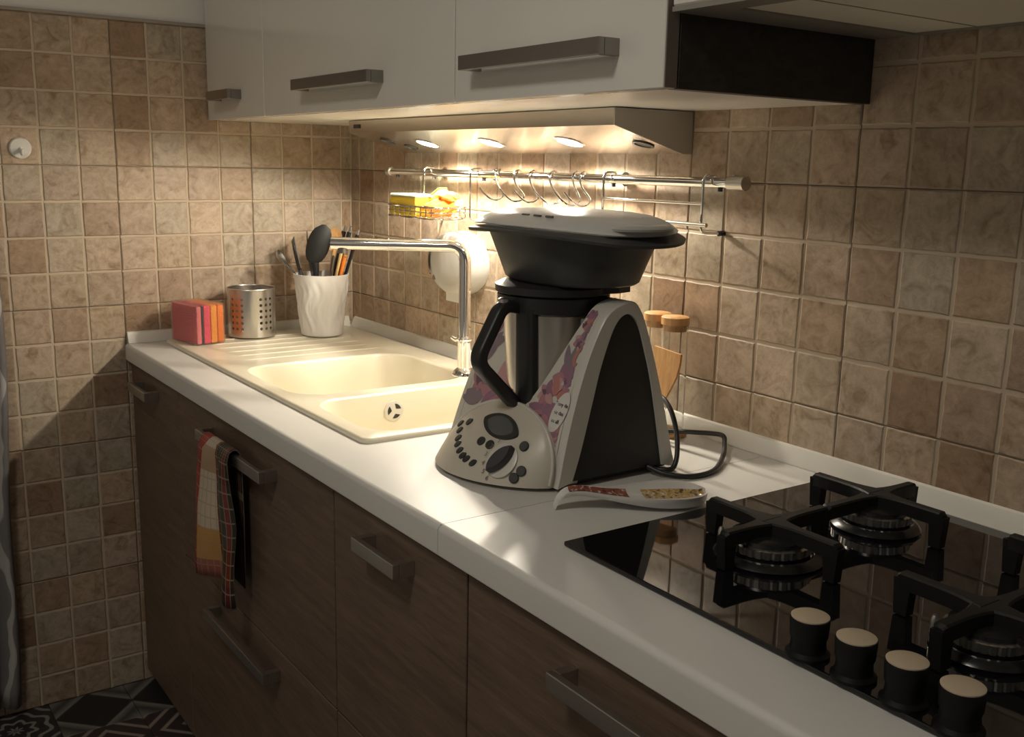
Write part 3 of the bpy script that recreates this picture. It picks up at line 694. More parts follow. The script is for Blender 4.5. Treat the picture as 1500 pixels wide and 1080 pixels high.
#UVTABLE
ds = build('display', disc(*UV['display'], .0405, .0195, -4, .0016, shape=lens), 'button', cp)
build('lcd', disc(*UV['display'], .030, .0150, -4, .0022, shape=lens), 'display', ds)
kb = build('dial', disc(*UV['dial'], .0235, .0265, 0, .0030, 40), 'appliance', cp)
build('dial_knob', disc(*UV['dial'], .0105, .0255, -20, .016, shape=lens[9:] + lens[:9] if False else [(math.cos(t) * abs(math.cos(t)) ** .3, math.sin(t)) for t in [2 * PI * k / 36 for k in range(36)]]), plain('knob_violet_black', (.045, .042, .050), .35), kb)
for k in range(1, 9): build('button', disc(*UV['b%d' % k], .0048, .0068, -35, .0026), 'button', cp)
build('button', disc(*UV['b9'], .0058, .0072, -40, .0026), 'button', cp)
for k in ('o1', 'o2'): build('button', disc(*UV[k], .0072, .0072, 0, .003), 'button', cp)
for k in ('c1', 'c2', 'c3'): build('button', disc(*UV[k], .0072, .0076, 0, .003), 'button', cp)
def text_on(txt, pos, n_, right, size, name, parent, m_):
    cu = bpy.data.curves.new('txt', 'FONT'); cu.body = txt; cu.size = size; cu.align_x = 'CENTER'; cu.align_y = 'CENTER'; cu.extrude = .00012
    o = bpy.data.objects.new('txt', cu); COL.objects.link(o)
    dg = bpy.context.evaluated_depsgraph_get(); me = bpy.data.meshes.new_from_object(o.evaluated_get(dg)); bpy.data.objects.remove(o)
    ex = (right - n_ * right.dot(n_)).normalized(); ey = n_.cross(ex)
    q = MB(); q.add([pos + ex * v.co.x + ey * v.co.y + n_ * v.co.z for v in me.vertices], [tuple(p.vertices) for p in me.polygons]); bpy.data.meshes.remove(me)
    return build(name, q, m_, parent, smooth=False)
for k, tx in enumerate(('1', '2', '3', '4', '5', '6')):
    a = math.radians(135 + k * 24); du, dv = UV['dial']; c = pan(du, dv); n_ = pann(du, dv); ax = (Vector((1, 0, 0)) - n_ * n_.x).normalized(); ay = n_.cross(ax)
    ay = ay if ay.z > 0 else -ay
    text_on(tx, c + ax * math.cos(a) * .0300 + ay * math.sin(a) * .033 + n_ * .0012, n_, Vector((1, 0, 0)), .0095, 'dial_mark', cp, 'mark')
# floral stickers on the shell (flat print lying on the surface)
PET = [plain('petal_%d' % i, c, .4) for i, c in enumerate([(.42, .20, .24), (.30, .16, .23), (.16, .09, .13), (.52, .30, .30), (.24, .19, .22), (.58, .50, .48), (.46, .20, .18)])]
def inside(x, h):
    return AX0 + .004 < x < AX1 - .016 and .012 < h < .25 and abs(x - XC) > half(h, 1 if x > XC else -1) + .002
class Deco:
    def __init__(s): s.mb = MB(); s.k = 0
    def petal(s, x, h, L, w, ang, col, bend=.25):
        n = 14; pts = []; a = math.radians(ang); s.k += 1; off = .0004 + .00006 * (s.k % 14)
        for i in range(n):
            t = i / (n - 1); wd = w * math.sin(PI * t ** .8) ** .8; 
            for q in (-1, 0, 1):
                lx = L * t; ly = q * wd + bend * L * t * (1 - t)
                pts.append((x + lx * math.cos(a) - ly * math.sin(a), h + lx * math.sin(a) + ly * math.cos(a)))
        s.mb.cur = col; vs = [surf(px, max(.008, min(ph, .258)), off) for px, ph in pts]; fs = []
        for i in range(n - 1):
            for q in (0, 1):
                idx = (i * 3 + q, i * 3 + q + 1, i * 3 + q + 4, i * 3 + q + 3)
                if all(inside(*pts[j]) for j in idx): fs.append(idx)
        if fs: s.mb.add(vs, fs)
D = Deco(); rnd = random.Random(11)
def flower(x, h, R, n=7, rot=0):
    for k in range(n): D.petal(x, h, R * rnd.uniform(.8, 1.1), R * .33, rot + 360 * k / n + rnd.uniform(-12, 12), rnd.choice((0, 1, 3, 6)), rnd.uniform(-.2, .2))
    for k in range(n): D.petal(x, h, R * .55, R * .18, rot + 25 + 360 * k / n, rnd.choice((0, 1, 2)), 0)
    for k in range(6): D.petal(x, h, R * .24, R * .10, 60 * k, rnd.choice((2, 5)), 0)
for a in ((1.262, .148, .050, .014, 70), (1.258, .165, .045, .009, 30), (1.270, .205, .035, .010, 80), (1.255, .125, .05, .008, 10)): D.petal(*a, 4)
for a in ((1.266, .19, .04, .012, 95), (1.262, .225, .03, .010, 60)): D.petal(*a, 1)
flower(1.325, .106, .050, 7, 10); flower(1.276, .118, .030, 6, 40); flower(1.372, .092, .030, 6, 5)
D.petal(1.290, .100, .058, .013, 185, 4); D.petal(1.300, .115, .05, .014, 160, 2)
flower(1.458, .150, .030, 7, 20); flower(1.432, .098, .034, 7, 50); flower(1.462, .075, .022, 6, 0); flower(1.458, .238, .026, 6, 0); flower(1.464, .206, .018, 6, 30); flower(1.428, .128, .02, 6, 15)
for a in ((1.470, .150, .052, .008, 102), (1.462, .165, .040, .007, 120), (1.474, .19, .045, .006, 95)): D.petal(*a, 4)
for a in ((1.468, .172, .030, .007, 80), (1.448, .128, .03, .008, 100)): D.petal(*a, 6)
build('floral_sticker', D.mb, PET, fp, ang=80)
# oval label sticker with its three lines
LBX, LBH = 1.4655, .1085
cpt = [surf(LBX + .0150 * math.cos(t) + .0075 * math.sin(t), LBH + .029 * math.sin(t), .0014) for t in [2 * PI * k / 32 for k in range(32)]]
lb = build('name_label', MB().add(cpt + [surf(LBX, LBH, .0015)], [(k, (k + 1) % 32, 32) for k in range(32)]), plain('label_paper', (.66, .64, .60), .5), fp, smooth=False)
sn = (surf(LBX, LBH + .01, 1) - surf(LBX, LBH + .01, 0)).normalized()
for k, tx in enumerate(('Tony de', 'nie das', 'au all')): text_on(tx, surf(LBX + .002 - .003 * k, LBH + .011 - .012 * k, .0018), sn, Vector((1, 0, 0)), .0082, 'label_line', lb, 'button')
# power cable
cab = [(1.49, -.243, .913), (1.515, -.232, .9065), (1.540, -.205, .9045), (1.538, -.155, .9045), (1.500, -.095, .908), (1.462, -.052, .915), (1.446, -.040, .922), (1.425, -.046, .922), (1.395, -.065, .920), (1.350, -.095, .918), (1.300, -.120, .930)]
cab2 = [(1.330, -.150, .930), (1.385, -.165, .985), (1.425, -.165, .998), (1.458, -.172, .985), (1.482, -.180, .955), (1.496, -.190, .925), (1.500, -.200, .9075), (1.497, -.212, .9045), (1.480, -.225, .9045)]
build('power_cable', MB().tube(crom(cab, 6), .0040, 10), 'black_plastic', fp)
build('power_cable', MB().tube(crom(cab2, 6), .0040, 10), 'black_plastic', fp)

# jug standing in the processor
jg = thing('mixing_jug', 'steel mixing jug with black handle and lid set in the food processor', 'jug', (JX, JY, CT + .06))
build('jug_body', MB().lathe([(.060, .06), (.0655, .064), (.068, .10), (.0705, .16), (.0745, .235), (.077, .246)], (JX, JY, CT), 56), plain('jug_steel', (.74, .70, .64), .30, metal=1.0), jg)
build('jug_collar', MB().lathe([(.0752, .236), (.0835, .240), (.0845, .262), (.078, .266)], (JX, JY, CT), 56), 'black_plastic', jg)
HA = math.radians(-80); hd_ = Vector((math.cos(HA), math.sin(HA), 0)); hn = Vector((-hd_.y, hd_.x, 0))
def hp(r, z): return Vector((JX, JY, CT + z)) + hd_ * r
def flat_bar(pts, w, t):
    P = [Vector(p) for p in pts]; rings = []
    for i, p in enumerate(P):
        tg = (P[min(i + 1, len(P) - 1)] - P[max(i - 1, 0)]).normalized(); n_ = tg.cross(hn).normalized()
        tt = t[i] if isinstance(t, list) else t
        rings.append([p + hn * (w * math.copysign(abs(math.cos(a)) ** .5, math.cos(a))) + n_ * (tt * math.copysign(abs(math.sin(a)) ** .5, math.sin(a))) for a in [2 * PI * k / 16 + PI / 16 for k in range(16)]])
    return MB().loft(rings, cap0=True, cap1=True)
hs2 = Vector((math.cos(math.radians(-68)), math.sin(math.radians(-68)), 0)); hpath = fillet([hp(.076, .246), hp(.108, .252), hp(.158, .176), hp(.078, .103)], .022, 8)
hn_obj = build('handle', flat_bar(hpath, .0115, .0090), 'black_plastic', jg, ang=60)
build('handle_spine', flat_bar([Vector((JX, JY, CT + z)) + hs2 * q for q, z in ((.0735, .246), (.0715, .17), (.069, .105))], .0185, .008), 'black_plastic', jg, ang=60)
build('release_button', MB().lathe([(.008, 0), (.008, .005), (.005, .007)], hp(.104, .256), 16), 'steel', hn_obj)
b = MB().lathe([(.084, .264), (.088, .266), (.088, .276), (.080, .280)], (JX, JY, CT), 56)
jl = build('jug_lid', b, 'black_plastic', jg)
a = Vector((.66, .75, 0)); c = Vector((JX, JY, CT + .272)); n_ = Vector((-a.y, a.x, 0))
build('spout_lip', MB().loft([[c + a * r + n_ * w * s_ + Vector((0, 0, z)) for s_, z in ((-1, -.004), (1, -.004), (1, .004), (-1, .004))] for r, w in ((.07, .05), (.098, .030), (.114, .006))], cap0=True, cap1=True), 'black_plastic', jl, smooth=False)

# steamer tray on top
stm = thing('steamer', 'oval charcoal steamer tray with translucent lid on top of the jug', 'steamer', (1.368, -.300, CT + .281))
SXC, SYC = 1.366, -.302
def oval(a, b_, z, n=64, e=2.4, dip=0.0, tilt=0.0):
    out = []
    for k in range(n):
        t = 2 * PI * k / n; cx, sy = math.cos(t), math.sin(t)
        q = (abs(cx) ** e + abs(sy) ** e) ** (-1 / e)
        out.append(Vector((SXC + a * cx * q, SYC + b_ * sy * q, z + dip * abs(cx * q) ** 3 + tilt * cx)))
    return out
sb = CT + .281
build('tray', MB().loft([oval(.106, .078, sb), oval(.112, .083, sb + .004), oval(.122, .092, sb + .030), oval(.138, .104, sb + .066), oval(.141, .107, sb + .074, dip=-.003), oval(.172, .119, sb + .076, dip=-.010), oval(.186, .125, sb + .073, dip=-.012), oval(.187, .126, sb + .077, dip=-.012), oval(.172, .120, sb + .081, dip=-.010), oval(.136, .102, sb + .080), oval(.118, .088, sb + .030), oval(.104, .076, sb + .006)], cap0=True, cap1=True), 'dark_grey', stm, ang=50)
ld_ = build('lid', MB().loft([oval(.166, .118, sb + .083, dip=-.008), oval(.172, .121, sb + .085, dip=-.008), oval(.166, .117, sb + .0885, dip=-.006), oval(.156, .109, sb + .0922), oval(.142, .098, sb + .0975), oval(.128, .088, sb + .1010), oval(.105, .072, sb + .1036), oval(.07, .05, sb + .1054), oval(.03, .02, sb + .1060), oval(.01, .008, sb + .1060)], cap1=True), 'lid_white', stm, ang=50)
for sg in (1, -1):
    build('lid_grip', MB().loft([[Vector((SXC + sg * (.150 + .036 * math.cos(t) * s_), SYC + .052 * math.sin(t) * s_, sb + z)) for t in [2 * PI * k / 28 for k in range(28)]] for s_, z in ((1, .0835), (1.02, .0865), (.93, .0905), (.6, .0915), (.1, .0900))], cap0=True, cap1=True), plain('lid_grip_grey', (.46, .45, .43), .3), ld_, ang=50)
for i in range(3): build('vent_slot', MB().tube([(SXC + .004 + i * .028, SYC - .0940, sb + .0990), (SXC + .020 + i * .028, SYC - .0940, sb + .0990)], .0016, 8), plain('slot_grey', (.12, .12, .12), .5), ld_)

# ================================================================== SPOON REST
def spoon_rest():
    t = thing('spoon_rest', 'white ceramic spoon rest with painted bowl between processor and hob', 'spoon rest', (1.585, -.34, CT))
    a0 = Vector((1.541, -.455, 0)); a1 = Vector((1.629, -.262, 0)); L = (a1 - a0).length; d_ = (a1 - a0) / L; n_ = Vector((d_.y, -d_.x, 0))
    st = [(0, .0075, .0035, .001), (.005, .0095, .013, .003), (.016, .0115, .0215, .004), (.034, .0135, .0225, .005), (.052, .0160, .0195, .006), (.075, .0200, .0150, .007), (.105, .031, .0105, .010), (.135, .040, .0078, .0130), (.165, .0425, .0070, .0140), (.19, .036, .0075, .0135), (.206, .020, .0095, .0110), (L, .004, .014, .006)]
    st = [(s_ * L / .2121 if s_ != L else L, w, z, e) for s_, w, z, e in st]
    fine = []
    P = crom([(a, b_, c) for a, b_, c, e in st], 4); E_ = crom([(a, e, 0) for a, b_, c, e in st], 4)
    rings = []; inner = []
    for p, q in zip(P, E_):
        s_, w, z, e = p.x, max(p.y, .002), p.z, q.y; c_ = a0 + d_ * s_
        zz = CT + max(z, .0035)
        up_ = [(-1, e), (-.86, e * .98), (-.72, .0022), (-.4, .0004), (0, 0), (.4, .0004), (.72, .0022), (.86, e * .98), (1, e)]
        lo_ = [(.98, e - .0035), (.80, -.0015), (.4, -.0036), (0, -.004), (-.4, -.0036), (-.80, -.0015), (-.98, e - .0035)]
        rings.append([c_ + n_ * (k * w) + Vector((0, 0, max(zz + h, CT + .0004))) for k, h in up_ + lo_])
        inner.append([c_ + n_ * (k * w) + Vector((0, 0, zz + h + .0006)) for k, h in ((-.80, .0055), (-.70, .0026), (-.4, .0006), (0, .0003), (.4, .0006), (.70, .0026), (.80, .0055))])
    build('dish', MB().loft(rings, cap0=True, cap1=True), 'porcelain', t, ang=55)
    def painted():
        m = mat('painted_glaze', (.6, .4, .2), .2); q = NT(m); v = q.coord(); n1 = q.noise(v, 70, 3, .6, 1.5); n2 = q.noise(v, 130, 3)
        q.color(q.mix(q.ramp(n2, [(.54, (0, 0, 0)), (.60, (1, 1, 1))]), q.ramp(n1, [(.35, (.62, .52, .36)), (.48, (.55, .36, .08)), (.56, (.40, .22, .05)), (.68, (.68, .60, .46))]), (.10, .06, .04))); return m
    def painted2():
        m = mat('painted_red', (.4, .1, .06), .2); q = NT(m); v = q.coord(); n1 = q.noise(v, 120, 3, .6, 1)
        q.color(q.ramp(n1, [(.36, (.60, .57, .52)), (.46, (.24, .055, .045)), (.58, (.34, .11, .06)), (.66, (.05, .045, .05))])); return m
    build('painted_bowl', MB().loft(inner[27:43], close=False), painted(), t)
    build('painted_handle', MB().loft(inner[9:25], close=False), painted2(), t)
spoon_rest()

# ================================================================== JARS AND TURNER BEHIND THE PROCESSOR
cs = tag(build('coaster', MB().lathe([(.027, .0004), (.0285, .002), (.0285, .006), (.027, .0075)], (1.336, -.053, CT), 32), 'bamboo', base=(1.336, -.053, CT)), 'round bamboo coaster under the glass jar behind the food processor', 'coaster')
def jar(x, y, z0, label):
    t = thing('glass_jar', label, 'jar', (x, y, z0), 'tall glass jars with bamboo lids'); r = .0225; H = 1.092 - z0
    build('jar_glass', MB().lathe([(r - .003, .0004), (r, .003), (r, H - .012), (r, H - .001), (r - .0016, H - .001), (r - .0018, .005), (.0001, .005)], (x, y, z0), 36, caps=False), 'glass', t)
    l_ = build('jar_lid', MB().lathe([(r + .001, H), (r + .0012, H + .012), (r - .001, H + .0135), (.0001, H + .0135)], (x, y, z0), 36, caps=False), 'bamboo', t)
    build('lid_plug', MB().lathe([(.0001, H - .011), (r - .003, H - .011), (r - .003, H)], (x, y, z0), 30, caps=False), 'bamboo', l_)
jar(1.336, -.053, CT + .0078, 'tall glass jar with bamboo lid standing on a coaster')
jar(1.286, -.047, CT + .0006, 'tall glass jar with bamboo lid next to the jar on a coaster')
def turner():
    t = thing('wooden_turner', 'beech wood turner standing blade up against the glass jars', 'turner', (1.285, -.10, CT))
    prof = [(-.030, 1.058), (.034, 1.053), (.034, 1.035), (.030, 1.015), (.018, .990), (.006, .968), (-.006, .955), (-.018, .955), (-.024, .975), (-.029, 1.01)]
    q = lambda p, y: Vector((1.361 + p[0], y - (1.06 - p[1]) * .10, p[1]))
    n = len(prof); b = MB().add([q(p, -.094) for p in prof] + [q(p, -.0895) for p in prof], [tuple(range(n)), tuple(range(2 * n - 1, n - 1, -1))] + [(k, (k + 1) % n, n + (k + 1) % n, n + k) for k in range(n)])
    build('blade', b, 'beech', t, smooth=False)
    build('stem', MB().tube([(1.350, -.101, .962), (1.335, -.104, .935), (1.318, -.107, .9065)], [.006, .006, .0058], 12), 'beech', t)
turner()

# ================================================================== THINGS ON THE DRAINER
ZD = ZS + .0012
def sponge_pack():
    t = thing('sponge_pack', 'plastic-wrapped pack of pink and orange sponges on the drainer', 'sponge pack', (.09, -.45, ZD))
    F0 = Vector((.178, -.494, ZD)); e1 = Vector((-.978, -.208, 0)); e2 = Vector((-.208, .978, 0)); e3 = Vector((0, 0, 1))
    def slab(a, b_, m_, name, ins=.002, par=None):
        q = MB().box((ins, a, .002), (.122 - ins, b_, .096 - ins), .004, 2); q.v = [F0 + e1 * v[0] + e2 * v[1] + e3 * v[2] for v in q.v]; return build(name, q, m_, par or t)
    s1 = slab(.0012, .014, 'foam_p2', 'sponge'); slab(.0142, .019, plain('scour_dark', (.05, .045, .045), .9), 'scour_pad', par=s1)
    s2 = slab(.0195, .038, 'foam_p', 'sponge'); s3 = slab(.0385, .056, 'foam_o', 'sponge'); s4 = slab(.0565, .0735, 'foam_o2', 'sponge')
    m = mat('clear_wrap', (1, .95, .92), .08, trans=.92, ior=1.25, alpha=.6); q = NT(m); n = q.noise(q.coord(), 70, 4, .65, 1.5); q.bump(n, 1.0, .012)
    w = MB().box((-.001, -.001, .0004), (.123, .0755, .0975), .004, 2); w.v = [F0 + e1 * v[0] + e2 * v[1] + e3 * v[2] for v in w.v]; build('wrapper', w, m, t)
sponge_pack()

def cutlery_drainer():
    cx, cy, R, H = .092, -.327, .0600, .122
    t = thing('cutlery_drainer', 'perforated stainless steel cutlery cup standing on the drainer', 'cutlery cup', (cx, cy, ZD))
    b = MB(); az = []; a = -20.3 - 36 - 20.25
    cells = []
    for g in range(5):
        st = a + g * 72
        for k in range(3): cells.append((st + k * 13.5, st + (k + 1) * 13.5, True))
        for k in range(3): cells.append((st + 40.5 + k * 10.5, st + 40.5 + (k + 1) * 10.5, False))
    zr = [(0.003, .017, False)] + [(.017 + i * .0148, .017 + (i + 1) * .0148, True) for i in range(6)] + [(.017 + 6 * .0148, H, False)]
    RC = [R]
    def pt(aa, z): r = math.radians(aa); return Vector((cx + RC[0] * math.cos(r), cy + RC[0] * math.sin(r), ZD + z))
    skins = {}
    for RC[0], (a0, a1, ha) in [(q, c_) for q in (R, R - .0012) for c_ in cells]:
        for z0, z1, hz in zr:
            if not (ha and hz):
                n = 3; b.loft([[pt(lerp(a0, a1, i / n), z) for i in range(n + 1)] for z in (z0, z1)], close=False); continue
            am, zm = (a0 + a1) / 2, (z0 + z1) / 2; hole, outer = [], []
            for k in range(12):
                q = 2 * PI * k / 12 + PI / 12; hole.append(pt(am + math.degrees(.0038 * math.cos(q) / R), zm + .0038 * math.sin(q)))
                m_ = max(abs(math.cos(q)), abs(math.sin(q))); 
                outer.append(pt(am + (a1 - a0) / 2 * max(-1, min(1, math.cos(q) / m_)), zm + (z1 - z0) / 2 * max(-1, min(1, math.sin(q) / m_))))
            # corners are filled with the true cell corners
            b.loft([outer, hole]); key = (round(am, 3), round(zm, 5))
            if key in skins: b.loft([skins[key], hole])
            skins[key] = hole; C4 = [pt(a1, z1), pt(a0, z1), pt(a0, z0), pt(a1, z0)]
            for c_, i in ((0, 1), (1, 4), (2, 7), (3, 10)): b.add([outer[i - 1 + 0], C4[c_], outer[(i) % 12]], [(0, 1, 2)])
    o = build('cup_wall', b, 'steel_cup', t, ang=40)
    RC[0] = R - .0006
    build('rolled_rim', MB().tube([pt(i * 7.5, H) for i in range(48)], .0018, 8, closed=True), 'steel_cup', t)
    build('cup_base', MB().lathe([(R - .004, .0004), (R - .0005, .0032), (R - .003, .0042), (.0001, .0042)], (cx, cy, ZD), 48), 'steel_cup', t)
cutlery_drainer()

PX, PY, PH = .160, -.165, .157
pot = thing('utensil_pot', 'white tapered utensil pot with embossed wavy relief on the drainer', 'pot', (PX, PY, ZD))
def wav(a, z):
    t = max(0, min(1, (z - .008) / .02)) * max(0, min(1, (.145 - z) / .015))
    return 1 + .022 * t * (math.sin(a * 11 + 2.2 * math.sin(z * 48 + a * 2)) + .5 * math.sin(a * 23 - 3 * math.sin(z * 70)))
prof = [(.0001, .0005), (.048, .0005), (.0525, .003)] + [(lerp(.053, .0695, i / 22), .005 + .150 * i / 22) for i in range(23)] + [(.0698, .1575), (.0665, .1575), (.062, .10), (.052, .008), (.0001, .008)]
build('pot_body', MB().lathe(prof, (PX, PY, ZD), 144, caps=False, rfun=wav), 'pot', pot, ang=70)
def utensil(name, label, cat): return thing(name, label, cat, (PX, PY, ZD + .01))
def line(a, b_, n=6): return [Vector(a).lerp(Vector(b_), i / n) for i in range(n + 1)]
VR = Vector((.568, .823, 0)).normalized(); VF = Vector((.823, -.568, 0))
def P3(r, z, f=0.0): return Vector((PX, PY, ZD)) + VR * r + VF * f + Vector((0, 0, z))
def paddle(ctr, ax, side, nrm_, L, w, t, cup=0.0, e=2.2, n=24):
    rings = []
    for i in range(11):
        s_ = -1 + 2 * i / 10; ww = w * max(.02, (1 - abs(s_) ** e)) ** (1 / e); c_ = ctr + ax * L * s_
        top_, bot = [], []
        for k in range(9):
            q = -1 + 2 * k / 8; off = -cup * (1 - q * q) * (1 - s_ * s_)
            top_.append(c_ + side * ww * q + nrm_ * (off + t)); bot.append(c_ + side * ww * q + nrm_ * (off - t))
        rings.append(top_ + bot[::-1])
    return MB().loft(rings, cap0=True, cap1=True)
# black nylon spoon
t = utensil('nylon_spoon', 'large black nylon spoon standing in the white pot', 'spoon')
ax = (P3(.012, .272, .018) - P3(-.004, .140, .012)).normalized(); sd = (VR - ax * VR.dot(ax)).normalized(); nn = ax.cross(sd)
build('spoon_head', paddle(P3(-.003, .232, .016), (P3(.016, .28) - P3(-.010, .19)).normalized(), sd, nn, .052, .029, .0022, .010), 'nylon', t, ang=60)
build('stem', MB().tube([P3(-.011, .188, .016), P3(-.012, .14, .012), P3(-.008, .03, .010)], [.0085, .0075, .006], 12), 'nylon', t)
# wooden spoon
t = utensil('wooden_spoon', 'round-headed wooden spoon in the white pot', 'spoon')
build('spoon_head', paddle(P3(.033, .243, -.012), Vector((.05, .05, 1)).normalized(), VR, VF, .030, .019, .003, .006), 'beech', t, ang=60)
build('stem', MB().tube([P3(.032, .222, -.012), P3(.018, .12, -.006), P3(-.005, .02, 0)], .0055, 12), 'beech', t)
# handles leaning right
def handled(name, label, cat, top_, low, r, m_, cap=None, up_=None):
    t = utensil(name, label, cat); a, b_ = Vector(top_), Vector(low); m1_ = a.lerp(b_, .62)
    build('handle', MB().tube([a, a.lerp(b_, .04), a.lerp(b_, .35), m1_], [r * .75, r, r * .92, r * .85], 14, sy=.62), m_, t)
    build('blade', MB().tube([m1_, b_], [r * .55, r * .45], 8, sy=.25), 'steel', t)
    if cap:
        d_ = (a - b_).normalized(); build('end_cap', MB().tube([a - d_ * .012, a + d_ * .0015], [r * 1.04, r * .8], 14, sy=.64), cap, t)
handled('kitchen_knife', 'knife with black steel-capped handle nearest the wooden spoon in the pot', 'knife', P3(.058, .276, -.024), P3(.000, .03, -.012), .0085, 'black_plastic', 'chrome')
handled('kitchen_knife', 'knife with black steel-capped handle in the middle of the pot handles', 'knife', P3(.076, .276, .002), P3(.014, .03, .004), .0085, 'black_plastic', 'chrome')
handled('kitchen_knife', 'slim black knife handle leaning furthest over the rim of the pot', 'knife', P3(.094, .268, -.014), P3(.022, .03, -.010), .0065, 'black_plastic', 'steel')
handled('peeler', 'short orange-handled peeler in the white pot', 'peeler', P3(.066, .214, .018), P3(.020, .03, .010), .0075, plain('orange_handle', (.85, .24, .03), .35), 'chrome')
handled('wooden_spatula', 'pale wooden spatula handle beside the orange peeler', 'spatula', P3(.057, .220, .024), P3(.010, .03, .012), .0060, plain('pale_wood', (.72, .50, .20), .6))
handled('table_knife', 'steel-handled knife in front of the wooden spoon in the pot', 'knife', P3(.036, .205, .020), P3(.004, .03, .010), .0062, 'steel_dark')
# slotted turner leaning left, its blade seen edge-on
def slotted(label, base, top_, face, w, hL, m_, slots):
    t = utensil('slotted_turner', label, 'turner'); a, b_ = Vector(base), Vector(top_); ax_ = (b_ - a).normalized()
    f = (face - ax_ * face.dot(ax_)).normalized(); sd_ = ax_.cross(f)
    q0 = b_ - ax_ * hL; th = .0011
    b = MB()
    def bar(s0, s1, l0, l1):
        vs = []
        for l_ in (l0, (l0 + l1) / 2, l1):
            cv = f * (.006 * (l_ / hL) ** 2)
            for o_ in (-th, th):
                for s_ in (s0, s1): vs.append(q0 + ax_ * l_ + sd_ * s_ + f * o_ + cv)
        b.add(vs, [(0, 1, 3, 2), (8, 9, 11, 10)] + [x for k in (0, 4) for x in ((k, k + 1, k + 5, k + 4), (k + 2, k + 3, k + 7, k + 6), (k, k + 2, k + 6, k + 4), (k + 1, k + 3, k + 7, k + 5))])
    n = slots * 2 + 1; cw = 2 * w / n
    for k in range(n):
        s0, s1 = -w + k * cw, -w + (k + 1) * cw
        if k % 2: bar(s0, s1, 0, hL * .22); bar(s0, s1, hL * .78, hL); bar(s0, s1, hL * .46, hL * .54)
        else: bar(s0, s1, 0, hL)
    build('blade', b, m_, t, smooth=False)
    build('stem', MB().tube([q0 + ax_ * .004, a.lerp(q0, .5), a], [.0045, .004, .004], 10), m_, t)
slotted('dark slotted turner leaning out of the pot towards the steel cup', P3(-.014, .03, .004), P3(-.083, .240, -.030), Vector((.30, .95, 0)), .034, .082, 'dark_grey', 2)
slotted('dark slotted turner standing just left of the black nylon spoon', P3(-.004, .03, -.012), P3(-.045, .262, -.020), Vector((.42, .90, 0)), .026, .075, plain('grey_nylon', (.12, .11, .11), .45), 2)
t = utensil('ladle', 'thin steel ladle with bright wire stem leaning over the pot rim', 'ladle')
build('stem', MB().tube([P3(-.015, .03, .015), P3(-.058, .152, .020), P3(-.083, .182, .022)], .0022, 8), 'chrome', t)
build('cup', paddle(P3(-.094, .197, .020), Vector((-.3, -.4, .85)).normalized(), VF, VR, .024, .020, .001, .012), 'steel', t, ang=60)

# ================================================================== TEA TOWEL, CURTAIN
def cloth_obj(name, grid, uvs, m_, base, label, cat, thick):
    R_, C_ = len(grid), len(grid[0]); me = bpy.data.meshes.new(name); bv_ = Vector(base)
    me.from_pydata([p - bv_ for r in grid for p in r], [], [(i * C_ + j, i * C_ + j + 1, (i + 1) * C_ + j + 1, (i + 1) * C_ + j) for i in range(R_ - 1) for j in range(C_ - 1)])
    uv = me.uv_layers.new(name='UVMap'); fl_ = [q for r in uvs for q in r]
    for lp_ in me.loops: uv.data[lp_.index].uv = fl_[lp_.vertex_index]
    me.materials.append(m_); me.polygons.foreach_set('use_smooth', [True] * len(me.polygons))
    o = bpy.data.objects.new(name, me); COL.objects.link(o); o.location = base; BASE[o.name] = tuple(base)
    s_ = o.modifiers.new('thickness', 'SOLIDIFY'); s_.thickness = thick; s_.offset = 0
    return tag(o, label, cat)
def plaid():
    m = mat('checked_cotton', rough=.9); t = NT(m); c = t.n('ShaderNodeTexCoord'); sp = t.n('ShaderNodeSeparateXYZ'); t.l(c.outputs['UV'], sp.inputs[0])
    band = t.ramp(sp.outputs[0], [(0, (.30, .035, .03)), (.26, (.48, .40, .31)), (.56, (.15, .05, .03)), (.62, (.030, .028, .022)), (.80, (.05, .055, .04)), (.86, (.16, .035, .03)), (.93, (.03, .025, .02))], 'CONSTANT')
    row = t.ramp(sp.outputs[1], [(0, (.55, .20, .19)), (.10, (.60, .25, .24)), (.14, (.95, .60, .22)), (.34, (1, .62, .22)), (.38, (1, 1, 1)), (.74, (1, 1, .95)), (.78, (.75, .58, .45)), (.93, (.62, .42, .38)), (1, (.5, .3, .28))], 'CONSTANT')
    ln = t.math('LESS_THAN', t.math('FRACT', t.math('MULTIPLY', sp.outputs[0], 15.0)), .14); l2 = t.math('LESS_THAN', t.math('FRACT', t.math('MULTIPLY', sp.outputs[1], 11.0)), .10)
    c1 = t.mix(1.0, band, row, 'MULTIPLY'); t.color(t.mix(t.math('MULTIPLY', t.math('MAXIMUM', ln, l2), .6), c1, (.30, .24, .17)))
    n = t.noise(c.outputs['UV'], 300, 2); t.bump(n, .3, .001); return m
sec_ = crom([(.640, -.650, 0), (.652, -.660, 0), (.676, -.668, 0), (.712, -.670, 0), (.748, -.664, 0), (.768, -.652, 0), (.792, -.650, 0), (.806, -.664, 0), (.826, -.660, 0), (.842, -.650, 0)], 4)
NS = len(sec_); grid, uvs = [], []
prof_ = [(0, -.6250, .560), (0, -.6235, .70), (0, -.6250, .800), (0, -.6270, .822), (0, -.6330, .8300), (0, -.640, .8310), (0, -.648, .826), (1, 0, .812), (1, 0, .79), (1, 0, .76), (1, 0, .73), (1, 0, .70), (1, 0, .67), (1, 0, .64), (1, 0, .61), (1, 0, .585), (1, 0, .565)]
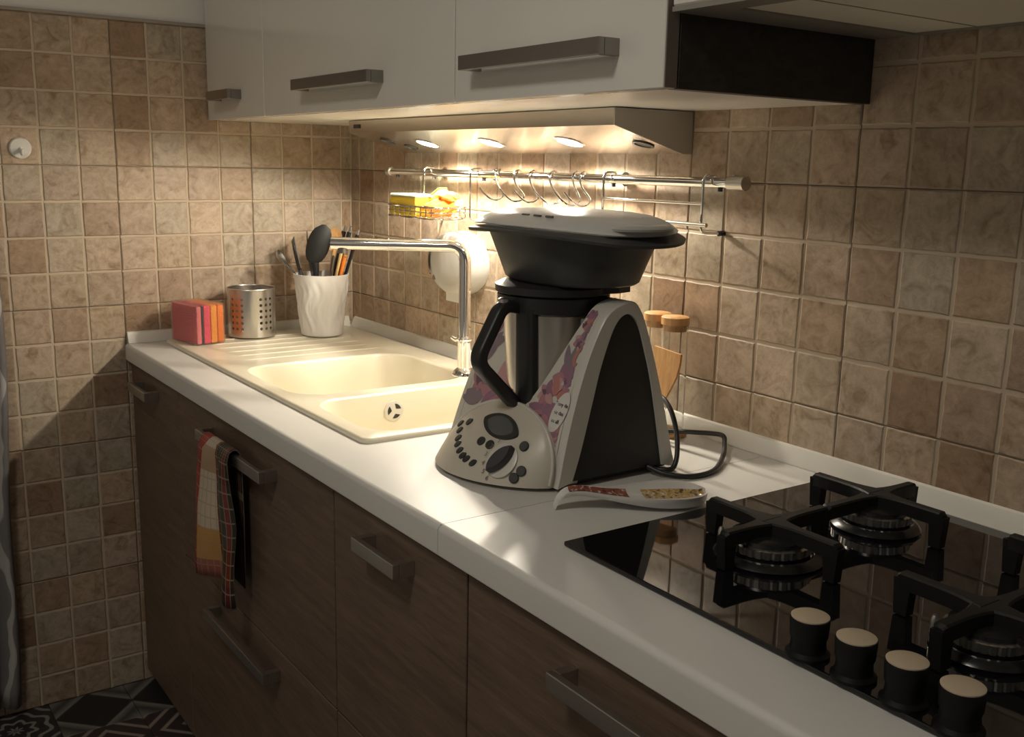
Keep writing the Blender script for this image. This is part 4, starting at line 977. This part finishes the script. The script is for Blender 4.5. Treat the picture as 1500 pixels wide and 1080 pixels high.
for i, (fr, y, z) in enumerate(prof_):
    row, ur_ = [], []
    for j, p in enumerate(sec_):
        u_ = j / (NS - 1); xx = lerp(.672, .822, u_); k = max(0, (.812 - z) / .247)
        if fr: 
            zz = .812 - (.812 - z) * (1.0 + .10 * u_ + .05 * math.sin(u_ * 9)); w_ = min(1, .25 + k * 1.6)
            row.append(Vector((lerp(xx, p.x + .004 * math.sin(9 * k + 5 * u_), w_), lerp(-.654, p.y - .004 * math.sin(7 * k + u_ * 8), w_), zz)))
        else: row.append(Vector((xx, y, z)))
        ur_.append((u_, 1 - i / (len(prof_) - 1) if not fr else lerp(.93, 0, k)))
    grid.append(row); uvs.append(ur_)
cloth_obj('tea_towel', grid, uvs, plaid(), (.745, -.64, .82), 'red and cream checked tea towel hanging over the sink cabinet handle', 'towel', .0016)

def curtain_mat():
    m = mat('leaf_print_curtain', rough=.9); t = NT(m); v = t.coord('UV', (2.6, 7, 1)); w = t.n('ShaderNodeTexWave'); w.inputs['Scale'].default_value = 1.1; w.inputs['Distortion'].default_value = 9; w.inputs['Detail'].default_value = 2; w.inputs['Detail Scale'].default_value = 1.2; t.l(v, w.inputs['Vector'])
    t.color(t.ramp(w.outputs['Fac'], [(.0, (.17, .16, .16)), (.80, (.19, .175, .175)), (.88, (.40, .385, .37)), (1, (.42, .405, .39))])); return m
grid, uvs = [], []
for i in range(41):
    z = lerp(.035, 1.99, i / 40); row, ur_ = [], []
    for j in range(61):
        u_ = j / 60; y = -.888 - .045 * u_ * 10 * .9 - .030 * max(0, 1 - z / 1.1) * (1 - u_) + .004 * math.sin(z * 9) * (1 - u_)
        row.append(Vector((.034 + .014 * math.sin(u_ * 46 + .6 * math.sin(z * 3)) + .006 * math.sin(u_ * 19 + z * 2), y, z))); ur_.append((u_, z / 2))
    grid.append(row); uvs.append(ur_)
cloth_obj('curtain', grid, uvs, curtain_mat(), (.034, -1.09, .035), 'grey curtain with pale leaf print hanging beside the side wall', 'curtain', .0012)
cr = thing('curtain_rod', 'thin steel curtain rod on the side wall', 'rod', (.034, -1.1, 2.0))
build('rod', MB().tube([(.034, -1.42, 2.0), (.034, -.84, 2.0)], .008, 14), 'steel', cr)
for y in (-.87, -1.38): build('bracket', MB().tube([(.0, y, 2.0), (.034, y, 2.0)], .006, 12), 'steel', cr)

# ================================================================== ADDED CEILING FILL LAMP, OUT OF VIEW
cl = thing('added_fill_lamp', 'round ceiling lamp added out of view as soft fill light', 'lamp', (1.9, -1.7, 2.5))
build('fill_lamp_base', MB().lathe([(.23, 0), (.235, -.03), (.20, -.03)], (1.9, -1.7, 2.4995), 40), 'white_plastic', cl)
build('diffuser', MB().lathe([(.0001, -.060), (.12, -.055), (.185, -.042), (.198, -.031)], (1.9, -1.7, 2.4995), 40, caps=False), emit('fill_lamp_diffuser', (1.0, .93, .82), 27.0), cl)  # glow of the added lamp, lifts the upper doors and walls
